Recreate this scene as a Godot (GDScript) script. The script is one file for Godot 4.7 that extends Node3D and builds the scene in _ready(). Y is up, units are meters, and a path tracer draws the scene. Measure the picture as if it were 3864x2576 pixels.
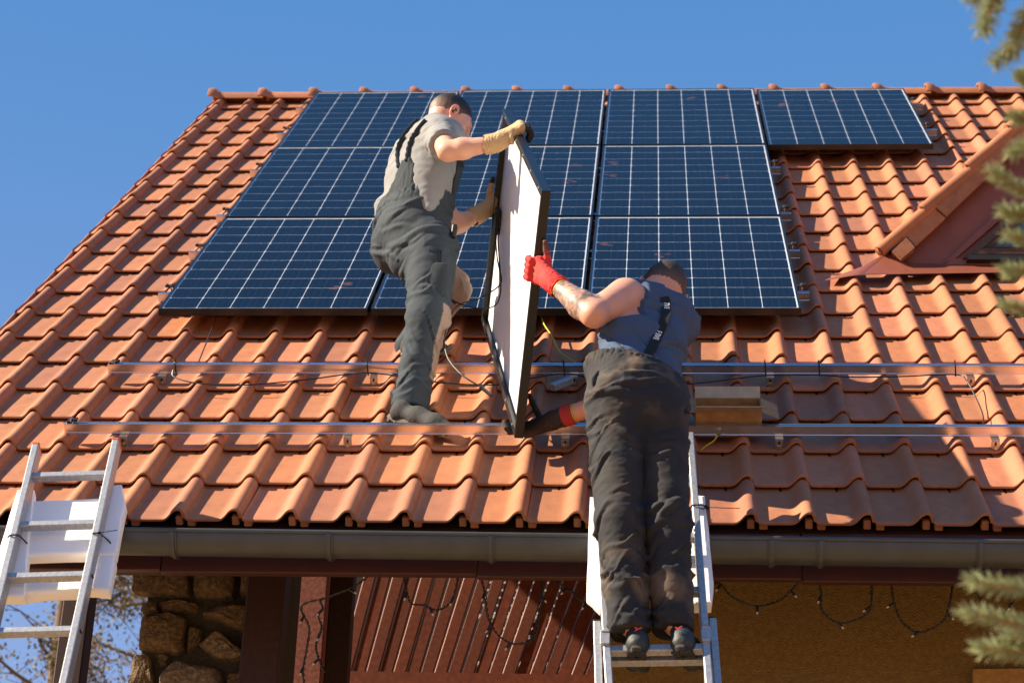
extends Node3D
# Roof frame: u runs along the eave, v up the slope, n out of the roof; u = v = n = 0 is the lower left corner of the panel field.
const S := 0.70710678
const O := Vector3(-2.33581537, 6.20834632, -8.84796792)
var RB := Basis(Vector3(1, 0, 0), Vector3(0, S, -S), Vector3(0, S, S))
var M := {}
var names := {}
var rng := RandomNumberGenerator.new()

func R(u, v, n) -> Vector3:
	return O + RB * Vector3(u, v, n)

func RT(u, v, n) -> Transform3D:
	return Transform3D(RB, R(u, v, n))

# ---------- mesh builder: closed shapes gathered as triangles, normals smoothed up to an angle ----------
class MB:
	var p := PackedVector3Array()
	var uv := PackedVector2Array()
	var c := PackedColorArray()
	var col := Color.WHITE
	var colored := false
	var xf := Transform3D.IDENTITY

	func tri(a: Vector3, b: Vector3, d: Vector3, ua := Vector2.ZERO, ub := Vector2.ZERO, ud := Vector2.ZERO) -> void:
		p.append(xf * a); p.append(xf * b); p.append(xf * d)
		uv.append(ua); uv.append(ub); uv.append(ud)
		c.append(col); c.append(col); c.append(col)

	func quad(a: Vector3, b: Vector3, d: Vector3, e: Vector3) -> void:
		tri(a, b, d, Vector2(0, 1), Vector2(1, 1), Vector2(1, 0))
		tri(a, d, e, Vector2(0, 1), Vector2(1, 0), Vector2(0, 0))

	func outward(start: int) -> void:
		var mid := Vector3.ZERO
		for i in range(start, p.size()): mid += p[i]
		mid /= max(1, p.size() - start)
		var vol := 0.0
		for i in range(start, p.size(), 3): vol += (p[i] - mid).dot((p[i + 1] - mid).cross(p[i + 2] - mid))
		if vol < 0.0:
			for i in range(start, p.size(), 3):
				var t := p[i + 1]; p[i + 1] = p[i + 2]; p[i + 2] = t
				var q := uv[i + 1]; uv[i + 1] = uv[i + 2]; uv[i + 2] = q
				var cc := c[i + 1]; c[i + 1] = c[i + 2]; c[i + 2] = cc

	# rings of equal length joined one to the next; cap 0 none, 1 fan, 2 strip across
	func loft(secs: Array, cap := 1) -> void:
		var start := p.size()
		var n: int = secs[0].size()
		var m: int = secs.size()
		for i in m - 1:
			var A: PackedVector3Array = secs[i]
			var B: PackedVector3Array = secs[i + 1]
			for j in n:
				var k := (j + 1) % n
				var u0 := Vector2(float(j) / n, float(i) / (m - 1))
				var u1 := Vector2(float(j + 1) / n, float(i) / (m - 1))
				var u2 := Vector2(float(j + 1) / n, float(i + 1) / (m - 1))
				var u3 := Vector2(float(j) / n, float(i + 1) / (m - 1))
				tri(A[j], A[k], B[k], u0, u1, u2)
				tri(A[j], B[k], B[j], u0, u2, u3)
		for e in 2:
			var A: PackedVector3Array = secs[0 if e == 0 else m - 1]
			if cap == 1:
				var mid := Vector3.ZERO
				for q in A: mid += q
				mid /= n
				for j in n:
					var k := (j + 1) % n
					if e == 0: tri(mid, A[k], A[j])
					else: tri(mid, A[j], A[k])
			elif cap == 2:
				for j in n / 2 - 1:
					var a := A[j]; var b := A[j + 1]; var d := A[n - 2 - j]; var f := A[n - 1 - j]
					if e == 0: tri(a, d, b); tri(a, f, d)
					else: tri(a, b, d); tri(a, d, f)
		outward(start)

	func box(t: Transform3D, size: Vector3, bev := 0.0) -> void:
		var h := size * 0.5
		if bev <= 0.0:
			var r := []
			for z in [-h.z, h.z]: r.append(PackedVector3Array([t * Vector3(-h.x, -h.y, z), t * Vector3(h.x, -h.y, z), t * Vector3(h.x, h.y, z), t * Vector3(-h.x, h.y, z)]))
			loft(r); return
		var s := []
		for q in [[-h.z, bev], [-h.z + bev, 0.0], [h.z - bev, 0.0], [h.z, bev]]:
			var x: float = h.x - q[1]; var y: float = h.y - q[1]; var b := bev * (0.5 if q[1] > 0.0 else 1.0)
			s.append(PackedVector3Array([t * Vector3(-x + b, -y, q[0]), t * Vector3(x - b, -y, q[0]), t * Vector3(x, -y + b, q[0]), t * Vector3(x, y - b, q[0]), t * Vector3(x - b, y, q[0]), t * Vector3(-x + b, y, q[0]), t * Vector3(-x, y - b, q[0]), t * Vector3(-x, -y + b, q[0])]))
		loft(s)

	# a box between two corners, in the axes of t
	func slab(t: Transform3D, a: Vector3, b: Vector3, bev := 0.0) -> void:
		box(t * Transform3D(Basis.IDENTITY, (a + b) * 0.5), (b - a).abs(), bev)

	# a square bar from a to b, w wide (across up) and d deep (along up)
	func bar(a: Vector3, b: Vector3, w: float, d: float, up: Vector3, bev := 0.0) -> void:
		var z := (b - a).normalized()
		var x := up.cross(z).normalized()
		box(Transform3D(Basis(x, z.cross(x), z), (a + b) * 0.5), Vector3(w, d, a.distance_to(b)), bev)

	func tube(path: PackedVector3Array, rad, sides := 8, flat := 1.0) -> void:
		var secs := []
		var t0 := (path[1] - path[0]).normalized()
		var x := t0.cross(Vector3(0.31, 0.87, 0.39)).normalized()
		for i in path.size():
			var t := (path[min(i + 1, path.size() - 1)] - path[max(i - 1, 0)]).normalized()
			x = (x - t * x.dot(t)).normalized()
			var y := t.cross(x)
			var r: float = rad[i] if rad is Array or rad is PackedFloat32Array else rad
			var ring := PackedVector3Array()
			for j in sides:
				var a := TAU * j / sides
				ring.append(path[i] + x * cos(a) * r + y * sin(a) * r * flat)
			secs.append(ring)
		loft(secs)

	# outline (closed, counter-clockwise or not) pushed along z by depth, in the axes of t
	func prism(t: Transform3D, poly: PackedVector2Array, z0: float, z1: float) -> void:
		var start := p.size()
		var n := poly.size()
		var ix := Geometry2D.triangulate_polygon(poly)
		for i in n:
			var a := poly[i]; var b := poly[(i + 1) % n]
			tri(t * Vector3(a.x, a.y, z0), t * Vector3(b.x, b.y, z0), t * Vector3(b.x, b.y, z1))
			tri(t * Vector3(a.x, a.y, z0), t * Vector3(b.x, b.y, z1), t * Vector3(a.x, a.y, z1))
		var area := 0.0
		for i in n: area += poly[i].cross(poly[(i + 1) % n])
		for i in range(0, ix.size(), 3):
			var a := poly[ix[i]]; var b := poly[ix[i + 1]]; var d := poly[ix[i + 2]]
			var same := ((b - a).cross(d - a) > 0.0) == (area > 0.0)
			var q := [a, b, d] if same else [a, d, b]
			tri(t * Vector3(q[0].x, q[0].y, z1), t * Vector3(q[1].x, q[1].y, z1), t * Vector3(q[2].x, q[2].y, z1))
			tri(t * Vector3(q[0].x, q[0].y, z0), t * Vector3(q[2].x, q[2].y, z0), t * Vector3(q[1].x, q[1].y, z0))
		outward(start)

	func ball(mid: Vector3, r: Vector3, seg := 10) -> void:
		var secs := []
		for i in range(0, seg + 1):
			var a := PI * (0.02 + 0.96 * i / seg) - PI / 2
			var ring := PackedVector3Array()
			for j in seg + 2:
				var b := TAU * j / (seg + 2)
				ring.append(mid + Vector3(r.x * cos(a) * cos(b), r.y * sin(a), r.z * cos(a) * sin(b)))
			secs.append(ring)
		loft(secs)

	func mesh(angle := 42.0) -> ArrayMesh:
		var n := p.size()
		var lim := cos(deg_to_rad(angle))
		var fa := PackedVector3Array(); var fu := PackedVector3Array()
		var at := {}
		for i in range(0, n, 3):
			var f := (p[i + 1] - p[i]).cross(p[i + 2] - p[i])
			fa.append(f); fu.append(f.normalized())
			for k in 3:
				var key := Vector3i((p[i + k] * 8000.0).round())
				if at.has(key): at[key].append(i / 3)
				else: at[key] = [i / 3]
		var pv := PackedVector3Array(); var nv := PackedVector3Array(); var tv := PackedVector2Array(); var cv := PackedColorArray()
		for i in range(0, n, 3):
			if fa[i / 3].length_squared() < 1e-20: continue
			for k in [0, 2, 1]:
				var sum := Vector3.ZERO
				for j in at[Vector3i((p[i + k] * 8000.0).round())]:
					if fu[j].dot(fu[i / 3]) >= lim: sum += fa[j]
				pv.append(p[i + k]); nv.append(sum.normalized() if sum.length_squared() > 0.0 else fu[i / 3]); tv.append(uv[i + k]); cv.append(c[i + k])
		var arr := []
		arr.resize(Mesh.ARRAY_MAX)
		arr[Mesh.ARRAY_VERTEX] = pv; arr[Mesh.ARRAY_NORMAL] = nv; arr[Mesh.ARRAY_TEX_UV] = tv
		if colored: arr[Mesh.ARRAY_COLOR] = cv
		var m := ArrayMesh.new()
		m.add_surface_from_arrays(Mesh.PRIMITIVE_TRIANGLES, arr)
		return m

# ---------- scene tree helpers ----------
func numbered(called: String) -> String:
	var k: int = names.get(called, -1) + 1
	names[called] = k
	return called if k == 0 else "%s_%03d" % [called, k]

func tag(o: Node, label: String, category: String, group := "") -> void:
	o.set_meta("label", label); o.set_meta("category", category)
	if group != "": o.set_meta("group", group)

func thing(called: String, label: String, category: String, xf := Transform3D.IDENTITY, group := "") -> Node3D:
	var o := Node3D.new()
	o.name = numbered(called); add_child(o); o.transform = xf
	tag(o, label, category, group)
	return o

func part(parent: Node, called: String, mesh: Mesh, mat: Material, xf := Transform3D.IDENTITY, label := "") -> MeshInstance3D:
	var o := MeshInstance3D.new()
	var k: String = "%d/%s" % [parent.get_instance_id(), called]
	var c: int = names.get(k, -1) + 1
	names[k] = c
	o.name = called if c == 0 else "%s_%03d" % [called, c]
	o.mesh = mesh; o.material_override = mat; o.transform = xf
	parent.add_child(o)
	if label != "": o.set_meta("label", label)
	return o

func single(called: String, mesh: Mesh, mat: Material, label: String, category: String, group := "", xf := Transform3D.IDENTITY) -> MeshInstance3D:
	var o := MeshInstance3D.new()
	o.name = numbered(called); o.mesh = mesh; o.material_override = mat; o.transform = xf
	add_child(o)
	tag(o, label, category, group)
	return o

func structure(called: String, mesh: Mesh, mat: Material) -> MeshInstance3D:
	var o := MeshInstance3D.new()
	o.name = called; o.mesh = mesh; o.material_override = mat
	add_child(o); o.set_meta("kind", "structure")
	return o

func curve(pts: Array, steps := 6) -> PackedVector3Array:
	var out := PackedVector3Array()
	for i in pts.size() - 1:
		var a: Vector3 = pts[max(i - 1, 0)]; var b: Vector3 = pts[i]; var d: Vector3 = pts[i + 1]; var e: Vector3 = pts[min(i + 2, pts.size() - 1)]
		for k in steps: out.append(b.cubic_interpolate(d, a, e, float(k) / steps))
	out.append(pts[-1])
	return out

# ---------- materials ----------
var noise_cache := {}
func noise_tex(freq: float, lo: Color, hi: Color, seed_ := 1, octaves := 4, kind := FastNoiseLite.TYPE_SIMPLEX_SMOOTH, size := 512, mid := 0.5) -> NoiseTexture2D:
	var key := str([freq, lo, hi, seed_, octaves, kind, size, mid])
	if noise_cache.has(key): return noise_cache[key]
	var t := NoiseTexture2D.new()
	var f := FastNoiseLite.new()
	f.seed = seed_; f.frequency = freq; f.fractal_octaves = octaves; f.noise_type = kind
	t.width = size; t.height = size; t.seamless = true; t.noise = f
	var g := Gradient.new()
	g.offsets = PackedFloat32Array([0.0, mid, 1.0]); g.colors = PackedColorArray([lo, lo.lerp(hi, 0.5), hi])
	t.color_ramp = g
	noise_cache[key] = t
	return t

func mat(color: Color, rough := 0.7, metal := 0.0, tex: Texture2D = null, scale := 1.0, world := false) -> StandardMaterial3D:
	var m := StandardMaterial3D.new()
	m.albedo_color = color; m.roughness = rough; m.metallic = metal
	if tex:
		m.albedo_texture = tex; m.uv1_triplanar = true; m.uv1_world_triplanar = world; m.uv1_scale = Vector3.ONE * scale
	return m

func relief(m: StandardMaterial3D, tex: Texture2D, depth_cm: float, scale := 1.0, world := false) -> StandardMaterial3D:
	m.heightmap_enabled = true; m.heightmap_texture = tex; m.heightmap_scale = depth_cm
	m.uv1_triplanar = true; m.uv1_world_triplanar = world; m.uv1_scale = Vector3.ONE * scale
	return m

func _ready() -> void:
	rng.seed = 7
	# camera: a 75 mm lens on a small sensor, 1.6 m above the ground, tilted up at the roof
	var cam := Camera3D.new()
	cam.name = "camera"
	cam.transform = Transform3D(Basis(Vector3(0.9977921, 0.0302038, -0.0591497), Vector3(-0.0004884, 0.8939204, 0.4482256), Vector3(0.0664132, -0.4472070, 0.8919614)), Vector3(0.0000, 1.6000, 0.0000))
	cam.near = 0.1; cam.far = 600.0
	var at := CameraAttributesPhysical.new()
	at.frustum_focal_length = 75.47; at.frustum_focus_distance = 8.6; at.frustum_near = 0.1; at.frustum_far = 600.0
	at.exposure_aperture = 5.0
	cam.attributes = at
	cam.fov = 18.07
	add_child(cam); cam.current = true
	# clear sky
	var env := Environment.new()
	env.background_mode = Environment.BG_SKY
	var sm := ProceduralSkyMaterial.new()
	sm.sky_top_color = Color(0.16, 0.345, 0.525); sm.sky_horizon_color = Color(0.553, 0.575, 0.68); sm.sky_curve = 0.2
	sm.ground_bottom_color = Color(0.42, 0.36, 0.28); sm.ground_horizon_color = Color(0.48, 0.45, 0.42)
	sm.sky_energy_multiplier = 1.0; sm.sun_angle_max = 0.0
	var sky := Sky.new()
	sky.sky_material = sm
	env.sky = sky
	env.ambient_light_source = Environment.AMBIENT_SOURCE_SKY
	env.tonemap_mode = Environment.TONE_MAPPER_LINEAR
	env.tonemap_exposure = 2.55
	env.sdfgi_enabled = true; env.ssao_enabled = true; env.ssil_enabled = true
	var we := WorldEnvironment.new()
	we.name = "world_environment"; we.environment = env
	add_child(we)
	# low spring sun, from the left and slightly from behind the camera
	var sun := DirectionalLight3D.new()
	sun.name = "sun"
	sun.light_energy = 1.6; sun.light_color = Color(1.0, 0.93, 0.82); sun.light_angular_distance = 0.5; sun.shadow_enabled = true
	var s := RB * Vector3(-1.58, 0.65, 1.0)
	sun.look_at_from_position(s * 20.0, Vector3.ZERO, Vector3.UP)
	add_child(sun)
	build_materials()
	build_ground()
	build_house()
	build_panels()
	build_rails()
	build_held_panel()
	build_ladders()
	build_foam()
	build_small()
	build_standing_man()
	build_bent_man()
	build_plants()

func build_materials() -> void:
	var w := Color.WHITE
	var mottle := scuffed_clay()
	var grain := noise_tex(0.05, Color(0.0, 0.0, 0.0), w, 5, 4)
	for i in 5:
		var tone: float = [1.0, 0.93, 0.97, 1.04, 0.9][i]
		var m := mat(Color(0.735 * tone, (0.468 + 0.006 * (i % 3)) * tone, (0.305 + 0.010 * i) * tone), 0.75, 0.0, mottle, 2.3, true)
		relief(m, grain, 0.05, 2.3, true)
		M["clay%d" % i] = m
	M.clay_many = mat(Color(0.73, 0.465, 0.305), 0.75, 0.0, mottle, 2.3, true)
	M.clay_many.vertex_color_use_as_albedo = true
	M.clay_dark = mat(Color(0.30, 0.13, 0.09), 0.9)
	M.deck = mat(Color(0.20, 0.12, 0.09), 0.95)
	M.frame = mat(Color(0.045, 0.045, 0.05), 0.38, 0.0)
	M.white_sheet = mat(Color(0.90, 0.91, 0.93), 0.35)
	var glass := mat(Color(0.06, 0.07, 0.09, 0.04), 0.04)
	glass.metallic_specular = 0.38
	glass.transparency = BaseMaterial3D.TRANSPARENCY_ALPHA
	M.glass = glass
	# one solar cell: dark silicon, five bright bus bars, fine mottling of the crystal
	var img := Image.create(96, 96, false, Image.FORMAT_RGB8)
	var f := FastNoiseLite.new()
	f.seed = 11; f.noise_type = FastNoiseLite.TYPE_CELLULAR; f.frequency = 0.09; f.cellular_return_type = FastNoiseLite.RETURN_CELL_VALUE
	for y in 96:
		for x in 96:
			var k := 0.9 + 0.12 * f.get_noise_2d(x, y)
			var cc := Color(0.058 * k, 0.064 * k, 0.098 * k)
			var b := fposmod((x + 0.5) / 96.0 * 5.0, 1.0)
			if absf(b - 0.5) < 0.03: cc = Color(0.15, 0.165, 0.21)
			img.set_pixel(x, y, cc)
	var cell := mat(w, 0.55)
	cell.metallic_specular = 0.0
	cell.albedo_texture = ImageTexture.create_from_image(img)
	M.cell = cell
	M.alu = mat(Color(0.86, 0.86, 0.88), 0.22, 1.0)
	M.alu_dull = mat(Color(0.74, 0.745, 0.75), 0.5, 0.65, noise_tex(0.02, Color(0.78, 0.78, 0.80), w, 21, 4), 5.0)
	M.steel = mat(Color(0.72, 0.70, 0.68), 0.32, 1.0)
	M.black = mat(Color(0.02, 0.02, 0.022), 0.5)
	M.cable = mat(Color(0.03, 0.03, 0.03), 0.45)
	M.gutter = mat(Color(0.29, 0.305, 0.32), 0.42, 0.3, noise_tex(0.01, Color(0.86, 0.86, 0.86), w, 8, 4), 1.3)
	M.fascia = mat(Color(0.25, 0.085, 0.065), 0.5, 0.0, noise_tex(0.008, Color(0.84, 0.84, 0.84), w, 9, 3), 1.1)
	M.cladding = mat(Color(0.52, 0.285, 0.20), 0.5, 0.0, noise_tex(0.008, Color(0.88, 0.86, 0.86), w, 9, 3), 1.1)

	var woodtex := noise_tex(0.02, Color(0.72, 0.70, 0.68), w, 14, 5)
	M.wood_dark = mat(Color(0.36, 0.24, 0.14), 0.6, 0.0, woodtex, 3.0)
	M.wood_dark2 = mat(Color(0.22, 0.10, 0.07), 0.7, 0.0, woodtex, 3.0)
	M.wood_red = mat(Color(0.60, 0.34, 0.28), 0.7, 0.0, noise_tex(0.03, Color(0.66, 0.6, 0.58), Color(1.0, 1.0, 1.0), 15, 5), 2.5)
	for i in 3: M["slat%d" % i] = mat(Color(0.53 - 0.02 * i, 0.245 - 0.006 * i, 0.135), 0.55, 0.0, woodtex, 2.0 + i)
	M.bronze = mat(Color(0.22, 0.19, 0.17), 0.4, 0.4)
	M.pane_dark = mat(Color(0.22, 0.33, 0.34), 0.05)
	M.stucco = relief(mat(Color(0.50, 0.39, 0.20), 0.95, 0.0, noise_tex(0.03, Color(0.80, 0.78, 0.74), w, 16, 5), 2.0, true), noise_tex(0.10, Color.BLACK, w, 17, 3), 0.45, 2.0, true)
	M.stucco_light = mat(Color(0.66, 0.50, 0.27), 0.95, 0.0, noise_tex(0.03, Color(0.80, 0.78, 0.74), w, 16, 5), 2.0, true)
	M.mortar = mat(Color(0.30, 0.27, 0.23), 0.95, 0.0, noise_tex(0.05, Color(0.6, 0.6, 0.6), w, 18, 5), 2.0)
	for i in 3:
		var m := mat([Color(0.50, 0.40, 0.28), Color(0.46, 0.385, 0.29), Color(0.58, 0.50, 0.41)][i], 0.9, 0.0, noise_tex(0.03, Color(0.45, 0.42, 0.38), w, 19, 5), 2.5, true)
		M["stone%d" % i] = relief(m, noise_tex(0.06, Color.BLACK, w, 20, 4), 0.6, 2.5, true)
	M.white_paint = mat(Color(0.88, 0.88, 0.88), 0.5)
	for q in ["skin", "hair", "cloth_tint", "glove_tint"]:
		var m := mat(w, {"skin": 0.5, "hair": 0.6, "cloth_tint": 0.85, "glove_tint": 0.85}[q])
		m.vertex_color_use_as_albedo = true
		M[q] = m
	M.skin.subsurf_scatter_enabled = true; M.skin.subsurf_scatter_strength = 0.06
	var weave := noise_tex(0.16, Color(0.80, 0.80, 0.80), w, 24, 3)
	M.tee_grey = mat(Color(0.57, 0.575, 0.58), 0.92, 0.0, weave, 4.0)
	M.tee_blue = mat(Color(0.27, 0.345, 0.46), 0.92, 0.0, weave, 4.0)
	M.cloth_dark = mat(Color(0.165, 0.205, 0.235), 0.9, 0.0, weave, 4.0)
	M.strap = mat(Color(0.05, 0.05, 0.055), 0.8)
	M.shoe_grey = mat(Color(0.23, 0.23, 0.23), 0.85, 0.0, weave, 3.0)
	M.sole_grey = mat(Color(0.40, 0.37, 0.33), 0.85)
	M.shoe_dark = mat(Color(0.17, 0.20, 0.21), 0.6, 0.0, weave, 3.0)
	M.sole_dark = mat(Color(0.20, 0.18, 0.17), 0.85)
	M.red_mark = mat(Color(0.72, 0.13, 0.10), 0.6)
	M.orange = mat(Color(0.80, 0.36, 0.14), 0.5)
	M.foam = relief(mat(Color(0.93, 0.92, 0.92), 0.75), noise_tex(0.12, Color.BLACK, w, 22, 3), 0.12, 3.0)
	M.card = mat(Color(0.66, 0.50, 0.34), 0.85, 0.0, noise_tex(0.012, Color(0.82, 0.80, 0.78), w, 23, 4), 3.0)
	M.card_pale = mat(Color(0.74, 0.66, 0.56), 0.85, 0.0, noise_tex(0.012, Color(0.86, 0.85, 0.83), w, 23, 4), 3.0)
	M.yellow = mat(Color(0.72, 0.70, 0.10), 0.5)
	M.bulb = mat(Color(0.70, 0.68, 0.62), 0.3)
	M.bark = mat(Color(0.40, 0.32, 0.25), 0.9)
	M.twig = mat(Color(0.62, 0.42, 0.24), 0.9)
	for q in ["needle", "leaf"]:
		var m := mat(w, 0.6 if q == "needle" else 0.8)
		m.vertex_color_use_as_albedo = true
		m.backlight_enabled = true; m.backlight = Color(0.2, 0.22, 0.1)
		M[q] = m

# fired clay: broad tone patches, fine speckle and pale scuff strokes
func scuffed_clay() -> ImageTexture:
	var n := 640
	var a := FastNoiseLite.new(); a.seed = 3; a.frequency = 0.006; a.fractal_octaves = 4
	var b := FastNoiseLite.new(); b.seed = 4; b.frequency = 0.09; b.fractal_octaves = 3
	var ia := a.get_seamless_image(n, n); var ib := b.get_seamless_image(n, n)
	var im := Image.create(n, n, false, Image.FORMAT_RGB8)
	for y in n:
		for x in n:
			var k := 0.80 + 0.15 * ia.get_pixel(x, y).r + 0.07 * (ib.get_pixel(x, y).r - 0.5)
			im.set_pixel(x, y, Color(k, k * 0.985, k * 0.97))
	var r := RandomNumberGenerator.new()
	r.seed = 5
	for i in 420:
		var p := Vector2(r.randf() * n, r.randf() * n)
		var d := r.randf_range(-0.5, 0.5); var bend := r.randf_range(-0.03, 0.03); var k := r.randf_range(0.02, 0.075)
		if r.randf() < 0.25: k = -k
		for s in r.randi_range(15, 70):
			d += bend
			p += Vector2(cos(d), sin(d))
			var x := posmod(int(p.x), n); var y := posmod(int(p.y), n)
			var c := im.get_pixel(x, y)
			im.set_pixel(x, y, Color(c.r + k, c.g + k, c.b + k))
	for i in 26: # darker stains
		var p := Vector2(r.randf() * n, r.randf() * n); var rad := r.randf_range(6, 22)
		for y in range(-int(rad), int(rad)):
			for x in range(-int(rad), int(rad)):
				var q := 1.0 - Vector2(x, y).length() / rad
				if q <= 0.0: continue
				var xx := posmod(int(p.x) + x, n); var yy := posmod(int(p.y) + y, n)
				var c := im.get_pixel(xx, yy)
				var m := 1.0 - 0.22 * q * ib.get_pixel(xx, yy).r
				im.set_pixel(xx, yy, Color(c.r * m, c.g * m, c.b * m))
	return ImageTexture.create_from_image(im)

func build_ground() -> void:
	var g := MB.new()
	g.slab(Transform3D.IDENTITY, Vector3(-300, -0.5, -300), Vector3(300, 0, 300))
	structure("ground", g.mesh(), mat(Color(0.72, 0.59, 0.45), 0.95, 0.0, noise_tex(0.02, Color(0.7, 0.7, 0.6), Color.WHITE, 31, 5), 0.4, true))

const TW := 0.2125
const TH := 0.3635
const EAVE := -2.229
const RIDGE := 5.22

func tile_mesh(verge: bool, eave := false) -> ArrayMesh:
	var top := [[0.0, 0.006], [0.009, 0.001], [0.02, 0.0], [0.07, 0.0], [0.0965, 0.0], [0.0985, -1.0], [0.1055, -1.0], [0.1075, 0.0], [0.12, 0.0], [0.132, 0.002], [0.143, 0.009], [0.153, 0.019], [0.163, 0.030], [0.173, 0.0375], [0.183, 0.0405], [0.192, 0.0395], [0.2, 0.035], [0.207, 0.027], [0.2115, 0.018], [0.2125, 0.003]]
	var bot := []
	for i in top.size():
		var x: float = top[i][0]; var z: float = maxf(top[i][1], 0.0) - 0.011
		if i == 16: x = 0.194; z = 0.027
		if i == 17: x = 0.1975; z = 0.020
		if i == 18: x = 0.2; z = 0.012
		if i == 19: x = 0.2015; z = 0.003
		bot.append([x, z])
	var b := MB.new()
	var secs := []
	for q in [[0.0, 0.0035], [0.004, 0.0008], [0.012, 0.0], [0.05, 0.0], [0.2, 0.0], [TH - 0.0175, 0.0], [TH - 0.0165, 0.0], [0.40, 0.0]]:
		var y: float = q[0]
		var fl := 1.0 + 0.07 * (1.0 - smoothstep(0.0, 0.06, y)) + 0.12 * smoothstep(0.1, 0.36, y)
		var tilt := 0.023 * (1.0 - y / TH)
		var slot := -0.009 if y > TH - 0.017 else 0.0   # open drainage slot at the head of the tile
		var ring := PackedVector3Array()
		for e in top:
			var h: float = e[1] if e[1] >= 0.0 else slot
			ring.append(Vector3(tx(e[0], verge, y), y, h * (fl if h > 0.008 else 1.0) + tilt - q[1]))
		for i in range(bot.size() - 1, -1, -1):
			ring.append(Vector3(tx(bot[i][0], verge, y), y, bot[i][1] * (fl if bot[i][1] > 0.008 else 1.0) + tilt))
		secs.append(ring)
	b.loft(secs, 2)
	if verge: # the flange that hangs over the gable edge
		b.slab(Transform3D.IDENTITY, Vector3(0.1, 0.004, -0.11), Vector3(0.114, 0.37, 0.016), 0.004)
	if eave: # the side lock showing under the roll at the eave
		b.slab(Transform3D.IDENTITY, Vector3(0.172, 0.014, -0.010), Vector3(0.199, 0.05, 0.026), 0.003)
		b.slab(Transform3D.IDENTITY, Vector3(0.004, 0.010, -0.012), Vector3(0.034, 0.05, 0.013), 0.003)
	return b.mesh(50)

func tx(x: float, verge: bool, _y: float) -> float:
	return x if not verge else max(x, 0.108)

func tile_xf(k: int, j: int) -> Transform3D:
	var a := Basis(Vector3(0, 0, 1), rng.randf_range(-0.006, 0.006)) * Basis(Vector3(0, 1, 0), rng.randf_range(-0.005, 0.005)) * Basis(Vector3(1, 0, 0), rng.randf_range(-0.002, 0.004))
	return Transform3D(RB * a, R(-0.8975 + TW * k + rng.randf_range(-0.0012, 0.0012), EAVE + TH * j + rng.randf_range(-0.002, 0.002), -0.142 + rng.randf_range(0.0, 0.0015)))

func build_house() -> void:
	var house := thing("house", "house with orange clay tiled roof, dormer, grey gutter and brown timber porch", "house")
	# roof deck under the tiles (front slope and the upper part of the back slope)
	var d := MB.new()
	d.slab(RT(0, 0, 0), Vector3(-0.77, EAVE + 0.05, -0.25), Vector3(6.2, RIDGE + 0.02, -0.175))
	var apex := R(0, RIDGE, -0.15)
	var back := Transform3D(Basis(Vector3(1, 0, 0), Vector3(0, S, S), Vector3(0, S, -S)), apex)
	back.basis = Basis(Vector3(-1, 0, 0), Vector3(0, -S, -S), Vector3(0, S, -S))
	d.slab(back, Vector3(-6.2, 0.06, -0.10), Vector3(0.77, 2.4, 0.0))
	var roof := part(house, "roof", d.mesh(), M.deck)
	var tm := tile_mesh(false)
	var vm := tile_mesh(true)
	var em := tile_mesh(false, true)
	var seen := []
	var rest := []
	for j in 21:
		for k in 29:
			var u := -0.79 + TW * k
			var v := EAVE + TH * (j + 0.5)
			var hidden := (u > 0.08 and u < 2.95 and v > 0.1) or (u > 3.0 and u < 3.98 and v > 3.45) or u > 4.95 or (u > 3.75 and v > 1.1 and u - 3.75 > (v - 1.1) * 0.42) or (u > 3.05 and u < 3.4 and v > 99.0)
			var t := tile_xf(k, j)
			if hidden or k > 27: rest.append(t)
			else: seen.append([t.origin.distance_to(Vector3(0, 1.6, 0)), t, k, j])
	seen.sort_custom(func(a, b): return a[0] < b[0])
	for i in seen.size():
		if i < 300:
			part(roof, "tile", vm if seen[i][2] == 0 else (em if seen[i][3] == 0 else tm), M["clay%d" % rng.randi_range(0, 4)], seen[i][1])
		elif seen[i][2] == 0:
			part(roof, "verge_tile", vm, M["clay%d" % rng.randi_range(0, 4)], seen[i][1])
		else:
			rest.append(seen[i][1])
	var mm := MultiMesh.new()
	mm.transform_format = MultiMesh.TRANSFORM_3D; mm.use_colors = true; mm.mesh = tm; mm.instance_count = rest.size()
	for i in rest.size():
		mm.set_instance_transform(i, rest[i])
		var q := rng.randf_range(0.78, 1.0)
		mm.set_instance_color(i, Color(q, q, q))
	var mi := MultiMeshInstance3D.new()
	mi.name = "upper_tiles"; mi.multimesh = mm; mi.material_override = M.clay_many
	roof.add_child(mi); mi.set_meta("kind", "stuff")
	# ridge caps: half barrels whose wider end laps over the next one
	var rm := MB.new()
	var secs := []
	for q in [[0.0, 0.122], [0.02, 0.126], [0.05, 0.118], [0.075, 0.098], [0.11, 0.092], [0.39, 0.09]]:
		var ring := PackedVector3Array()
		for i in 13:
			var a := PI * i / 12.0
			ring.append(Vector3(q[0], sin(a) * q[1] * 0.95, cos(a) * q[1]))
		for i in range(12, -1, -1):
			var a := PI * i / 12.0
			ring.append(Vector3(q[0], sin(a) * (q[1] - 0.014) * 0.95, cos(a) * (q[1] - 0.014)))
		secs.append(ring)
	rm.loft(secs, 2)
	var ridge_mesh := rm.mesh(50)
	for i in 19:
		var o: Vector3 = R(-0.80 + 0.357 * i, RIDGE, -0.152)
		part(roof, "ridge_tile", ridge_mesh, M["clay%d" % rng.randi_range(0, 4)], Transform3D(Basis.IDENTITY, o + Vector3(0, 0.015, -0.0)))
	build_gutter(house)
	build_dormer(house)
	build_porch(house)

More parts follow.
